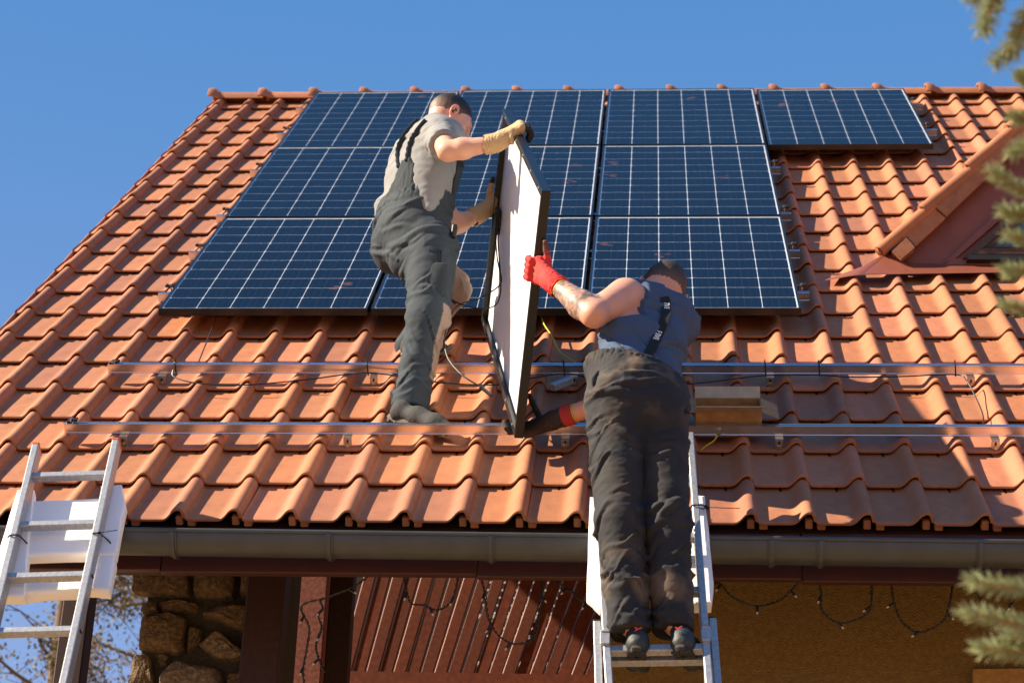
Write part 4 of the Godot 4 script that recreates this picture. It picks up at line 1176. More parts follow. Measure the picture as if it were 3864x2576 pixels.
		var mi := MultiMeshInstance3D.new()
		mi.name = "crown"; mi.multimesh = mm; mi.material_override = M.leaf
		o.add_child(mi); mi.set_meta("kind", "stuff")

# ---------- bodies: tapered capsules and ellipsoids joined smoothly on a grid, meshed as surface nets ----------
class SDF:
	var o: Vector3
	var cs: float
	var nx: int
	var ny: int
	var nz: int
	var f := PackedFloat32Array()

	func _init(lo: Vector3, hi: Vector3, cell: float) -> void:
		o = lo; cs = cell
		nx = int((hi.x - lo.x) / cs) + 2; ny = int((hi.y - lo.y) / cs) + 2; nz = int((hi.z - lo.z) / cs) + 2
		f.resize(nx * ny * nz); f.fill(9.0)

	func span(lo: Vector3, hi: Vector3) -> Array:
		var a := (lo - o) / cs; var b := (hi - o) / cs
		return [clampi(int(a.x), 0, nx - 1), clampi(int(b.x) + 1, 0, nx - 1), clampi(int(a.y), 0, ny - 1), clampi(int(b.y) + 1, 0, ny - 1), clampi(int(a.z), 0, nz - 1), clampi(int(b.z) + 1, 0, nz - 1)]

	func cap(a: Vector3, b: Vector3, ra: float, rb: float, k := 0.03) -> void:
		var m := Vector3.ONE * (maxf(ra, rb) + k + cs * 2.0)
		var s := span(a.min(b) - m, a.max(b) + m)
		var ba := b - a
		var inv := 1.0 / maxf(ba.length_squared(), 1e-9)
		for z in range(s[4], s[5] + 1):
			for y in range(s[2], s[3] + 1):
				var i: int = (z * ny + y) * nx + s[0]
				var pa := o + Vector3(s[0], y, z) * cs - a
				for x in range(s[0], s[1] + 1):
					var h := clampf(pa.dot(ba) * inv, 0.0, 1.0)
					var d := (pa - ba * h).length() - lerpf(ra, rb, h)
					var e := f[i]
					var q := k - absf(e - d)
					f[i] = minf(e, d) - (q * q / (4.0 * k) if q > 0.0 else 0.0)
					i += 1
					pa.x += cs

	func copy() -> SDF:
		var b := SDF.new(o, o + Vector3.ONE * cs, cs)
		b.nx = nx; b.ny = ny; b.nz = nz; b.f = f.duplicate()
		return b

	func at_point(p: Vector3) -> float:
		var q := ((p - o) / cs).round()
		if q.x < 0 or q.y < 0 or q.z < 0 or q.x >= nx or q.y >= ny or q.z >= nz: return 9.0
		return f[(int(q.z) * ny + int(q.y)) * nx + int(q.x)]

	func join(b: SDF) -> void:
		for i in f.size(): f[i] = minf(f[i], b.f[i])

	# the surface met from p along d
	func snap(p: Vector3, d: Vector3) -> Vector3:
		var q := p - d * 0.3
		for i in 200:
			if at_point(q) < 0.002: return q
			q += d * 0.004
		return p

	func chain(pts: Array, rad: Array, k := 0.03) -> void:
		for i in pts.size() - 1: cap(pts[i], pts[i + 1], rad[i], rad[i + 1], k)

	func ell(c: Vector3, bs: Basis, r: Vector3, k := 0.03, carve := false) -> void:
		var m := Vector3.ONE * (maxf(r.x, maxf(r.y, r.z)) + k + cs * 2.0)
		var s := span(c - m, c + m)
		var t := bs.transposed()
		for z in range(s[4], s[5] + 1):
			for y in range(s[2], s[3] + 1):
				var i: int = (z * ny + y) * nx + s[0]
				for x in range(s[0], s[1] + 1):
					var p := t * (o + Vector3(x, y, z) * cs - c)
					var q := p / r
					var l := q.length()
					var d := l * (l - 1.0) / maxf((q / r).length(), 1e-6)
					var e := f[i]
					if carve:
						var w := k - absf(e + d)
						f[i] = maxf(e, -d) + (w * w / (4.0 * k) if w > 0.0 else 0.0)
					else:
						var w := k - absf(e - d)
						f[i] = minf(e, d) - (w * w / (4.0 * k) if w > 0.0 else 0.0)
					i += 1

	# keep only what lies behind the plane (n points to what is cut away); within a ball if r > 0
	func clip(p0: Vector3, n: Vector3, c := Vector3.ZERO, r := 0.0) -> void:
		var i := 0
		for z in nz:
			for y in ny:
				for x in nx:
					if f[i] < 0.2:
						var p := o + Vector3(x, y, z) * cs
						if r <= 0.0 or (p - c).length() < r: f[i] = maxf(f[i], (p - p0).dot(n))
					i += 1

	func mesh(disp = null, tint = null) -> ArrayMesh:
		var at := PackedInt32Array(); at.resize(f.size()); at.fill(-1)
		var v := PackedVector3Array()
		var lim := cs * 1.9
		var off := [0, 1, nx, nx + 1, nx * ny, nx * ny + 1, nx * ny + nx, nx * ny + nx + 1]
		var cells := PackedInt32Array()
		for z in nz - 1:
			for y in ny - 1:
				var i: int = (z * ny + y) * nx
				for x in nx - 1:
					var g := f[i]
					if g < lim and g > -lim:
						var neg := 0
						for k in 8:
							if f[i + off[k]] < 0.0: neg += 1
						if neg > 0 and neg < 8:
							var sum := Vector3.ZERO; var c := 0
							for e in EDGES:
								var a := f[i + off[e[0]]]; var b := f[i + off[e[1]]]
								if (a < 0.0) != (b < 0.0):
									sum += CORNERS[e[0]].lerp(CORNERS[e[1]], a / (a - b)); c += 1
							at[i] = v.size(); cells.append(i)
							v.append(o + (Vector3(x, y, z) + sum / c) * cs)
					i += 1
		var ix := PackedInt32Array()
		for i in cells:
			var s := f[i] < 0.0
			for ax in 3:
				var st: int = [1, nx, nx * ny][ax]
				if (f[i + st] < 0.0) == s: continue
				var b: int = [nx, nx * ny, 1][ax]; var c: int = [nx * ny, 1, nx][ax]
				if i - b - c < 0: continue
				var q := [at[i], at[i - b], at[i - b - c], at[i - c]]
				if q.min() < 0: continue
				if s: ix.append_array([q[0], q[2], q[1], q[0], q[3], q[2]])
				else: ix.append_array([q[0], q[1], q[2], q[0], q[2], q[3]])
		var nrm := normals(v, ix)
		if disp != null:
			for i in v.size(): v[i] += nrm[i] * maxf(disp.call(v[i], nrm[i]), -0.0045)
			nrm = normals(v, ix)
		var arr := []
		arr.resize(Mesh.ARRAY_MAX)
		arr[Mesh.ARRAY_VERTEX] = v; arr[Mesh.ARRAY_NORMAL] = nrm; arr[Mesh.ARRAY_INDEX] = ix
		if tint != null:
			var col := PackedColorArray(); col.resize(v.size())
			for i in v.size(): col[i] = tint.call(v[i], nrm[i])
			arr[Mesh.ARRAY_COLOR] = col
		var m := ArrayMesh.new()
		m.add_surface_from_arrays(Mesh.PRIMITIVE_TRIANGLES, arr)
		return m

	func normals(v: PackedVector3Array, ix: PackedInt32Array) -> PackedVector3Array:
		var n := PackedVector3Array(); n.resize(v.size())
		for i in range(0, ix.size(), 3):
			var g := (v[ix[i + 2]] - v[ix[i]]).cross(v[ix[i + 1]] - v[ix[i]])
			n[ix[i]] += g; n[ix[i + 1]] += g; n[ix[i + 2]] += g
		for i in n.size(): n[i] = n[i].normalized()
		return n

const EDGES := [[0, 1], [2, 3], [4, 5], [6, 7], [0, 2], [1, 3], [4, 6], [5, 7], [0, 4], [1, 5], [2, 6], [3, 7]]
const CORNERS := [Vector3(0, 0, 0), Vector3(1, 0, 0), Vector3(0, 1, 0), Vector3(1, 1, 0), Vector3(0, 0, 1), Vector3(1, 0, 1), Vector3(0, 1, 1), Vector3(1, 1, 1)]

func folds(freq: Vector3, amp: float, seed_: int) -> Callable:
	var f := FastNoiseLite.new()
	f.seed = seed_; f.noise_type = FastNoiseLite.TYPE_SIMPLEX_SMOOTH; f.fractal_type = FastNoiseLite.FRACTAL_RIDGED; f.fractal_octaves = 2; f.frequency = 1.0
	return func(p: Vector3, _n: Vector3) -> float: return f.get_noise_3dv(p * freq) * amp

# cloth creases round a limb from a to b: each a sharp valley with a soft roll beside it, running part of the way round
func creases(a: Vector3, b: Vector3, front: Vector3, count: int, amp: float, seed_: int, t0 := 0.0, t1 := 1.0, tilt := 0.5) -> Callable:
	var r := RandomNumberGenerator.new()
	r.seed = seed_
	var ax := (b - a).normalized()
	var L := a.distance_to(b)
	var x := (front - ax * front.dot(ax)).normalized()
	var y := ax.cross(x)
	var cs := []
	for i in count:
		cs.append([r.randf_range(t0, t1) * L, r.randf_range(-PI, PI), r.randf_range(-tilt, tilt) * 0.09, r.randf_range(0.5, 1.5), r.randf_range(0.007, 0.015), amp * r.randf_range(0.5, 1.2), -1.0 if r.randf() < 0.5 else 1.0])
	return func(p: Vector3, _n: Vector3) -> float:
		var q := p - a
		var t := q.dot(ax)
		if t < t0 * L - 0.08 or t > t1 * L + 0.08: return 0.0
		var th := atan2(q.dot(y), q.dot(x))
		var s := 0.0
		for c in cs:
			var dt: float = t - c[0]
			if dt > 0.11 or dt < -0.11: continue
			var d := th - float(c[1])
			if d > PI: d -= TAU
			elif d < -PI: d += TAU
			var w: float = d / c[3]
			if w > 1.0 or w < -1.0: continue
			w = 1.0 - w * w
			var e: float = (dt - c[2] * d - 0.012 * sin(d * 4.0 + c[1])) / c[4]
			s += c[5] * w * (0.9 * exp(-pow(e * c[6] - 1.4, 2.0)) - exp(-absf(e) * 1.5))
		return s

# a shoe: sole and upper; heel and toe points on the ground, up away from the sole
func shoe(parent: Node, heel: Vector3, toe: Vector3, up: Vector3, ankle: Vector3, upper: Material, sole: Material, mark := false) -> void:
	var d := (toe - heel).normalized()
	up = (up - d * up.dot(d)).normalized()
	var s := d.cross(up).normalized()
	var L := heel.distance_to(toe)
	var lo := heel.min(toe).min(ankle) - Vector3.ONE * 0.12; var hi := heel.max(toe).max(ankle) + Vector3.ONE * 0.12
	var b := SDF.new(lo, hi, 0.007)
	var P := func(t: float, h: float, w: float) -> Vector3: return heel + d * (t * L) + up * h + s * w
	b.cap(P.call(0.13, 0.035, 0), P.call(0.14, 0.058, 0), 0.034, 0.030, 0.02)
	b.chain([P.call(0.14, 0.04, 0), P.call(0.42, 0.044, 0), P.call(0.70, 0.034, 0.003), P.call(0.90, 0.028, 0.0)], [0.033, 0.037, 0.038, 0.024], 0.025)
	b.cap(P.call(0.18, 0.055, 0), P.call(0.18, 0.055, 0).lerp(ankle, 0.7), 0.032, 0.030, 0.02)
	var root := part(parent, "shoe", b.mesh(folds(Vector3(30, 30, 30), 0.0012, 3)), upper)
	var secs := []
	for q in [[0.008, 0.82], [0.0, 1.0], [0.012, 1.04], [0.022, 1.0], [0.028, 0.92]]:
		var ring := PackedVector3Array()
		for i in 24:
			var a := TAU * i / 24
			var t := 0.5 - 0.5 * cos(a)
			var w := 0.031 * pow(absf(sin(a)), 0.55) * (1.0 + 0.42 * smoothstep(0.35, 0.75, t)) * (1.0 - 0.12 * smoothstep(0.8, 1.0, t))
			ring.append(P.call(lerpf(0.5, t * 1.02 - 0.01, q[1]), q[0] + 0.012 * smoothstep(0.8, 1.0, t), signf(sin(a)) * w * q[1]))
		secs.append(ring)
	var m := MB.new()
	m.loft(secs)
	for t in [0.05, 0.15, 0.26, 0.6, 0.7, 0.8, 0.9]:
		for w in [-0.5, 0.5]:
			m.box(Transform3D(Basis(s, up, d), P.call(t, 0.0 + 0.012 * smoothstep(0.8, 1.0, t), w * 0.04)), Vector3(0.026, 0.010, 0.014), 0.002)
	part(root, "sole", m.mesh(35), sole)
	if mark: # small red mark on the heel
		m = MB.new()
		var c: Vector3 = P.call(-0.02, 0.078, 0)
		var bk := -d
		m.bar(c + s * 0.012 + up * 0.004 + bk * 0.001, c - s * 0.002 - up * 0.002 + bk * 0.001, 0.003, 0.003, bk)
		m.bar(c - s * 0.002 - up * 0.002 + bk * 0.001, c - s * 0.012 + up * 0.003 + bk * 0.001, 0.003, 0.003, bk)
		m.bar(c - s * 0.002 - up * 0.002 + bk * 0.001, c - s * 0.010 - up * 0.009 + bk * 0.001, 0.003, 0.003, bk)
		part(root, "heel_mark", m.mesh(), M.red_mark)

# a gloved hand: wrist, knuckle centre, across (towards the little finger), finger chains given as points
func glove(parent: Node, wrist: Vector3, palm: Array, fingers: Array, back: Material, tint = null, cuff_dir := Vector3.ZERO) -> MeshInstance3D:
	var lo := wrist; var hi := wrist
	for c in fingers + [palm]:
		for q in c: lo = lo.min(q); hi = hi.max(q)
	var b := SDF.new(lo - Vector3.ONE * 0.06, hi + Vector3.ONE * 0.06, 0.0045)
	for q in palm: b.cap(wrist.lerp(q, 0.25), q, 0.026, 0.0165, 0.022)
	for i in palm.size() - 1: b.cap(palm[i], palm[i + 1], 0.0165, 0.0165, 0.014)
	for c in fingers:
		var r := []
		for i in c.size(): r.append(lerpf(0.0125, 0.0098, float(i) / (c.size() - 1)))
		b.chain(c, r, 0.007)
	if cuff_dir != Vector3.ZERO:
		b.chain([wrist.lerp(palm[1], 0.2), wrist, wrist + cuff_dir * 0.035, wrist + cuff_dir * 0.06], [0.031, 0.034, 0.037, 0.039], 0.02)
		b.clip(wrist + cuff_dir * 0.06, cuff_dir, wrist, 0.15)
	var w := folds(Vector3(45, 45, 45), 0.0022, 9)
	var rib := func(p: Vector3, n: Vector3) -> float:
		var t := (p - wrist).dot(cuff_dir)
		return w.call(p, n) + (0.0016 * sin(t * 520.0) if cuff_dir != Vector3.ZERO and t > -0.004 else 0.0)
	return part(parent, "glove", b.mesh(rib, tint), back)

func head_mesh(c: Vector3, bs: Basis, neck: Vector3, s := 1.0, cs := 0.0055) -> SDF:
	# bs: x to the head's right, y up, z to the back of the head
	var b := SDF.new(c - Vector3.ONE * 0.20, c + Vector3.ONE * 0.20, cs)
	head_into(b, c, bs, neck, s)
	return b

func head_into(b: SDF, c: Vector3, bs: Basis, neck: Vector3, s := 1.0) -> void:
	var P := func(x: float, y: float, z: float) -> Vector3: return c + bs * (Vector3(x, y, z) * s)
	b.ell(P.call(0, 0.018, 0.012), bs, Vector3(0.077, 0.094, 0.099) * s, 0.02)
	b.ell(P.call(0, -0.03, -0.035), bs, Vector3(0.062, 0.085, 0.062) * s, 0.03)
	b.cap(P.call(0.0, -0.095, -0.075), P.call(0.0, -0.092, -0.062), 0.023 * s, 0.026 * s, 0.035)
	for e in [-1.0, 1.0]:
		b.cap(P.call(e * 0.054, -0.055, 0.0), P.call(e * 0.022, -0.095, -0.07), 0.018 * s, 0.017 * s, 0.03)
		b.cap(P.call(e * 0.018, 0.008, -0.089), P.call(e * 0.05, 0.006, -0.068), 0.012 * s, 0.012 * s, 0.02) # brow
		b.ell(P.call(e * 0.046, -0.035, -0.062), bs, Vector3(0.022, 0.02, 0.02) * s, 0.02) # cheek
		b.ell(P.call(e * 0.031, -0.012, -0.094), bs, Vector3(0.016, 0.010, 0.012) * s, 0.01, true) # eye hollow
		b.ell(P.call(e * 0.031, -0.013, -0.081), bs, Vector3(0.0125, 0.0115, 0.0125) * s, 0.003)
		# ear
		var r := []
		for i in 11:
			var a := -0.55 * PI + TAU * 0.80 * i / 10.0
			r.append(P.call(e * (0.083 + 0.006 * (0.5 + 0.5 * cos(a - 0.3))), -0.012 + 0.029 * sin(a) + 0.002, 0.012 + 0.0165 * cos(a) * 1.0))
		for i in 10: b.cap(r[i], r[i + 1], 0.0052 * s, 0.0052 * s, 0.004)
		b.ell(P.call(e * 0.079, -0.012, 0.012), bs, Vector3(0.006, 0.026, 0.016) * s, 0.006)
		b.ell(P.call(e * 0.080, -0.042, 0.004), bs, Vector3(0.006, 0.010, 0.008) * s, 0.006)
	b.cap(P.call(0, -0.008, -0.098), P.call(0, -0.040, -0.112), 0.009 * s, 0.0135 * s, 0.014) # nose
	b.cap(P.call(-0.02, -0.066, -0.092), P.call(0.02, -0.066, -0.092), 0.008 * s, 0.008 * s, 0.012) # lips
	b.cap(P.call(-0.016, -0.076, -0.090), P.call(0.016, -0.076, -0.090), 0.008 * s, 0.008 * s, 0.012)
	b.cap(P.call(0, -0.03, 0.03), neck, 0.056 * s, 0.062 * s, 0.03)

func hair_mesh(c: Vector3, bs: Basis, s: float, tint, seed_: int) -> ArrayMesh:
	var b := SDF.new(c - Vector3.ONE * 0.15, c + Vector3.ONE * 0.15, 0.0055)
	b.ell(c + bs * (Vector3(0, 0.0205, 0.0125) * s), bs, Vector3(0.0795, 0.0965, 0.1015) * s, 0.01)
	# hairline: front, over the ears, nape
	b.clip(c + bs * (Vector3(0, 0.045, -0.078) * s), bs * Vector3(0, -0.75, -0.66))
	for e in [-1.0, 1.0]: b.clip(c + bs * (Vector3(e * 0.06, -0.038, 0.0) * s), bs * Vector3(e * 0.25, -0.93, -0.26))
	b.clip(c + bs * (Vector3(0, -0.082, 0.06) * s), bs * Vector3(0, -1.0, 0.0))
	var f := FastNoiseLite.new()
	f.seed = seed_; f.frequency = 160.0
	return b.mesh(func(p, n): return f.get_noise_3dv(p) * 0.0022 + 0.002 * maxf(0.0, n.dot(bs.y)), tint)

func limb_basis(z_back: Vector3, up: Vector3) -> Basis:
	var z := z_back.normalized()
	var x := up.cross(z).normalized()
	return Basis(x, z.cross(x), z)

func skin_tint(base: Color, seed_: int) -> Callable:
	var f := FastNoiseLite.new()
	f.seed = seed_; f.frequency = 14.0; f.fractal_octaves = 4
	return func(p: Vector3, _n: Vector3) -> Color:
		var k := 1.0 + 0.10 * f.get_noise_3dv(p)
		return Color(base.r * k, base.g * (k - 0.02), base.b * (k - 0.04))

func build_standing_man() -> void:
	var fwd := Vector3(0.78, 0, -0.62).normalized()
	var rt := fwd.cross(Vector3.UP)
	var hip_r: Vector3 = Vector3(-0.9653, 6.1215, -8.1000); var hip_l: Vector3 = Vector3(-1.1013, 6.2244, -8.2600)
	var kn_r: Vector3 = Vector3(-0.9611, 5.7567, -8.0600); var an_r: Vector3 = Vector3(-1.0216, 5.3736, -8.1000)
	var kn_l: Vector3 = Vector3(-0.9080, 6.1247, -8.5000); var an_l: Vector3 = Vector3(-1.1185, 5.9473, -8.7200)
	var pel: Vector3 = Vector3(-1.0518, 6.2456, -8.2000); var waist: Vector3 = Vector3(-1.0590, 6.3897, -8.2000); var mid: Vector3 = Vector3(-1.0410, 6.5357, -8.2000); var chest: Vector3 = Vector3(-1.0143, 6.6722, -8.2000)
	var neck: Vector3 = Vector3(-0.9845, 6.7941, -8.2000); var head: Vector3 = Vector3(-0.9254, 6.8506, -8.2200)
	var sh_r: Vector3 = Vector3(-0.9458, 6.6473, -8.0400); var el_r: Vector3 = Vector3(-0.8842, 6.4199, -7.8000); var wr_r: Vector3 = Vector3(-0.6695, 6.4351, -7.7600)
	var sh_l: Vector3 = Vector3(-1.0371, 6.8345, -8.3600); var el_l: Vector3 = Vector3(-0.9144, 6.3580, -8.3400); var wr_l: Vector3 = Vector3(-0.7988, 6.4783, -8.4400)
	var root := thing("person", "man in grey tee and dark work overalls standing on the roof, holding the panel", "person", Transform3D(Basis.IDENTITY, Vector3(an_r.x, 0, an_r.z)))
	root.position = Vector3.ZERO
	var skin := skin_tint(Color(0.62, 0.34, 0.24), 2)
	var b := SDF.new(Vector3(-1.45, 5.2, -8.95), Vector3(-0.45, 7.02, -7.60), 0.011)
	b.cap(an_r, kn_r, 0.045, 0.058); b.cap(kn_r, hip_r, 0.062, 0.088); b.cap(an_l, kn_l, 0.045, 0.058); b.cap(kn_l, hip_l, 0.062, 0.088)
	b.ell(pel, limb_basis(-fwd, Vector3.UP), Vector3(0.155, 0.12, 0.12), 0.06)
	b.cap(waist - rt * 0.05, waist + rt * 0.05, 0.108, 0.108, 0.07); b.cap(mid - rt * 0.06, mid + rt * 0.06, 0.11, 0.11, 0.07); b.cap(chest - rt * 0.085, chest + rt * 0.085, 0.105, 0.105, 0.07)
	b.cap(sh_r, el_r, 0.056, 0.043); b.cap(el_r, el_r.lerp(wr_r, 0.3), 0.043, 0.045, 0.02); b.cap(el_r.lerp(wr_r, 0.3), wr_r, 0.045, 0.029, 0.02)
	b.cap(sh_l, el_l, 0.056, 0.043); b.cap(el_l, el_l.lerp(wr_l, 0.3), 0.043, 0.045, 0.02); b.cap(el_l.lerp(wr_l, 0.3), wr_l, 0.045, 0.029, 0.02)
	b.cap(sh_r, chest, 0.06, 0.09, 0.05); b.cap(sh_l, chest, 0.06, 0.09, 0.05); b.cap(chest, neck, 0.07, 0.06, 0.05)
	var body := part(root, "body", b.mesh(null, skin), M.skin)
	# head, bowed and turned to the panel
	var hb := limb_basis(Vector3(-0.80, 0.42, 0.42), Vector3(0.30, 1.0, -0.1))
	var red := skin_tint(Color(0.62, 0.33, 0.24), 3)
	var ear_at := head + hb * Vector3(0.083, -0.012, 0.012)
	var hm := head_mesh(head, hb, neck, 1.0)
	part(body, "head", hm.mesh(null, func(p, n):
		var c: Color = red.call(p, n)
		var k := clampf(1.0 - (p - ear_at).length() / 0.05, 0.0, 1.0)
		return c.lerp(Color(0.70, 0.20, 0.14), k * 0.55)), M.skin)
	part(body, "hair", hair_mesh(head, hb, 1.0, func(p, _n):
		var q: Vector3 = hb.transposed() * (p - head)
		var k := smoothstep(-0.02, 0.055, q.y - 0.10 * maxf(0.0, q.z))
		return Color(0.16, 0.095, 0.06).lerp(Color(0.018, 0.012, 0.010), k), 5), M.hair)
	# t-shirt
	var t := SDF.new(Vector3(-1.40, 6.15, -8.60), Vector3(-0.65, 7.0, -7.70), 0.009)
	t.cap(waist - rt * 0.055 - Vector3(0, 0.02, 0), waist + rt * 0.055 - Vector3(0, 0.02, 0), 0.130, 0.130, 0.07); t.cap(mid - rt * 0.065, mid + rt * 0.065, 0.130, 0.130, 0.07); t.cap(chest - rt * 0.085, chest + rt * 0.085, 0.122, 0.122, 0.07)
	t.cap(chest, neck, 0.09, 0.068, 0.05)
	t.cap(sh_r, chest, 0.075, 0.10, 0.05); t.cap(sh_l, chest, 0.075, 0.10, 0.05)
	var se := sh_r.lerp(el_r, 0.62); var sl := sh_l.lerp(el_l, 0.6)
	t.cap(sh_r, se.lerp(el_r, 0.15), 0.074, 0.070, 0.03); t.cap(sh_l, sl.lerp(el_l, 0.1), 0.074, 0.068, 0.03)
	# loose hem bunched over the bib at the right side
	t.cap(Vector3(-0.9932, 6.4471, -8.0900), Vector3(-0.9798, 6.2756, -8.0350), 0.075, 0.022, 0.06)
	t.cap(Vector3(-1.2206, 6.4371, -8.2800), Vector3(-1.2285, 6.3696, -8.2800), 0.035, 0.018, 0.04)
	t.clip(se, (el_r - sh_r).normalized(), se, 0.12); t.clip(sl, (el_l - sh_l).normalized(), sl, 0.12)
	t.clip(neck + (head - neck) * 0.45, (head - neck).normalized() , neck, 0.12)
	var sf := folds(Vector3(6, 8, 6), 0.004, 12)
	var tc := creases(waist, neck, -fwd, 20, 0.007, 61, 0.0, 1.0, 1.4)
	var sf2 := folds(Vector3(15, 20, 15), 0.002, 13)
	part(root, "t_shirt", t.mesh(func(p, n): return sf.call(p, n) + sf2.call(p, n) + tc.call(p, n)), M.tee_grey)
	# overalls: trousers up to the gathered waist
	var tr := SDF.new(Vector3(-1.42, 5.25, -8.90), Vector3(-0.74, 6.62, -7.85), 0.0075)
	var cuff := an_r + Vector3(0, -0.04, 0.015)
	var shin := kn_r.lerp(an_r, 0.55)
	tr.chain([hip_r + rt * 0.005, kn_r, shin, cuff], [0.112, 0.088, 0.070, 0.080], 0.03)
	tr.chain([hip_l, kn_l, an_l], [0.112, 0.078, 0.066], 0.03)
	tr.ell(pel - fwd * 0.02 + Vector3(0, 0.0, 0), limb_basis(-fwd, Vector3.UP), Vector3(0.180, 0.145, 0.150), 0.06)
	tr.ell(Vector3(-1.1702, 6.2026, -8.2800), Basis.IDENTITY, Vector3(0.075, 0.10, 0.085), 0.07)
	tr.ell(Vector3(-1.0761, 6.0921, -8.1400), Basis.IDENTITY, Vector3(0.085, 0.10, 0.085), 0.07)
	tr.cap(waist - rt * 0.06 - Vector3(0, 0.02, 0), waist + rt * 0.06 - Vector3(0, 0.02, 0), 0.137, 0.137, 0.06)
	tr.clip(Vector3(-1.0599, 6.4076, -8.2000), Vector3(0.08, 1, 0).normalized())
	tr.clip(cuff, (cuff - shin).normalized(), cuff, 0.16)
	var pf := folds(Vector3(4, 8, 4), 0.003, 21)
	var pf2 := folds(Vector3(14, 22, 14), 0.0015, 22)
	var k1 := creases(hip_r, kn_r, fwd, 18, 0.008, 62, -0.1, 0.95, 1.6)
	var k2 := creases(kn_r, an_r, fwd, 30, 0.008, 63, -0.15, 1.0, 1.3)
	var k3 := creases(waist, pel - Vector3(0, 0.12, 0), -fwd, 20, 0.008, 64, 0.1, 1.2, 1.6)
	var k4 := creases(hip_l, kn_l, fwd, 12, 0.008, 65, 0.0, 1.0, 1.0)
	var gath := folds(Vector3(60, 8, 60), 0.006, 23)
	var wy := waist.y
	var beige := func(p: Vector3, _n: Vector3) -> Color:
		var dark := Color(0.022, 0.0335, 0.046)
		var tan_ := Color(0.24, 0.18, 0.14)
		var axis := kn_r.lerp(an_r, clampf((kn_r.y - p.y) / (kn_r.y - an_r.y), 0, 1))
		var k := 0.0
		if p.y < kn_r.y + 0.03 and p.y > kn_r.y - 0.30 and (p - axis).dot((fwd + Vector3(0.2, 0, 0)).normalized()) > 0.022 + 0.12 * maxf(0.0, kn_r.y - 0.14 - p.y): k = 1.0
		if (p - kn_l).length() < 0.135 and p.z < -8.25 and p.x > kn_l.x - 0.05: k = 1.0
		return dark.lerp(tan_, k)
	var trousers := part(root, "overalls", tr.mesh(func(p, n): return pf.call(p, n) * (1.0 if p.y < wy - 0.06 else 0.4) + pf2.call(p, n) + (k1.call(p, n) + k2.call(p, n) if p.z > -8.30 else k4.call(p, n)) + k3.call(p, n) + gath.call(p, n) * exp(-pow((p.y - wy + 0.02) / 0.05, 2.0)), beige), M.cloth_tint)
	# back panel and bib
	var bp := SDF.new(Vector3(-1.40, 6.20, -8.60), Vector3(-0.70, 6.95, -7.80), 0.009)
	bp.cap(waist - rt * 0.055, waist + rt * 0.055, 0.139, 0.139, 0.07); bp.cap(mid - rt * 0.065, mid + rt * 0.065, 0.139, 0.139, 0.07); bp.cap(chest - rt * 0.085, chest + rt * 0.085, 0.131, 0.131, 0.07)
	var bb := bp.copy()
	var tip: Vector3 = Vector3(-1.0971, 6.5378, -8.0800)
	bp.clip(tip, Vector3(0, 1, 0)); bp.clip(mid + fwd * -0.02, fwd)
	bp.clip(tip + Vector3(0.02, 0, 0), Vector3(0.90, 0.43, 0.0).normalized()); bp.clip(tip - Vector3(0.02, 0, 0), Vector3(-0.90, 0.40, 0).normalized())
	var gf := folds(Vector3(34, 5, 34), 0.005, 25)
	part(trousers, "back_panel", bp.mesh(gf), M.cloth_dark)
	bb.clip(chest + Vector3(0, -0.02, 0), Vector3.UP); bb.clip(mid + fwd * 0.065, -fwd)
	part(trousers, "bib", bb.mesh(gf), M.cloth_dark)
	# elastic straps over the shoulders
	for q in [[tip + Vector3(0.012, -0.005, 0), Vector3(-1.0765, 6.5951, -8.0200), Vector3(-1.0450, 6.6581, -8.0200), Vector3(-1.0062, 6.7390, -8.0800)], [tip + Vector3(-0.03, -0.012, -0.04), Vector3(-1.1409, 6.6236, -8.1200), Vector3(-1.1088, 6.7157, -8.1400), Vector3(-1.0633, 6.8283, -8.2200)]]:
		var st := MB.new()
		var pth := curve(q.map(func(w): return t.snap(w, Vector3(0, 0.447, -0.894)) + Vector3(0, 0, 0.006)), 12)
		var rad := []
		for i in pth.size(): rad.append(0.0165 + (0.0022 * sin(i * 1.7) if i < pth.size() * 0.6 else 0.0))
		st.tube(pth, rad, 10, 0.42)
		part(trousers, "strap", st.mesh(60), M.cloth_dark)
	var tail := MB.new()
	tail.bar(Vector3(-0.8697, 6.5629, -8.0500), Vector3(-0.8435, 6.4867, -8.0500), 0.022, 0.006, Vector3(0, 0, 1), 0.001)
	part(trousers, "strap_end", tail.mesh(), M.cloth_dark)
	# thigh pocket with a bundle of cable ties
	var pk := SDF.new(Vector3(-0.9209, 5.8879, -8.0000) - Vector3.ONE * 0.16, Vector3(-0.9209, 5.8879, -8.0000) + Vector3.ONE * 0.16, 0.008)
	pk.ell(Vector3(-0.9237, 5.9089, -8.0000), Basis.IDENTITY, Vector3(0.058, 0.10, 0.028), 0.02)
	pk.clip(Vector3(-0.9270, 5.9806, -8.0000), Vector3(0.1, 1, 0).normalized())
	part(trousers, "pocket", pk.mesh(pf2), M.cloth_dark)
	for i in 7:
		var zt := MB.new()
		var x0 := 992.0
		var lo: Vector3 = Vector3(-0.9383, 5.9324, -7.9850) + Vector3(0.008 * (i - 3), 0, 0.003 * (i % 2))
		var hi: Vector3 = Vector3(-0.9392, 6.0317, -7.9850) + Vector3(0.0095 * (i - 3), 0.004 * (i % 3), 0.004 * (i % 2))
		zt.bar(lo, hi, 0.0045, 0.002, Vector3(0, 0, 1))
		zt.box(Transform3D(Basis.IDENTITY, hi), Vector3(0.007, 0.007, 0.006))
		part(trousers, "cable_tie", zt.mesh(), M.black)
	var rad_box := MB.new()
	rad_box.box(Transform3D(Basis(Vector3(0, 0, 1), -0.1), Vector3(-0.8632, 6.1517, -8.0200)), Vector3(0.022, 0.06, 0.03), 0.005)
	part(trousers, "belt_pouch", rad_box.mesh(), M.black)
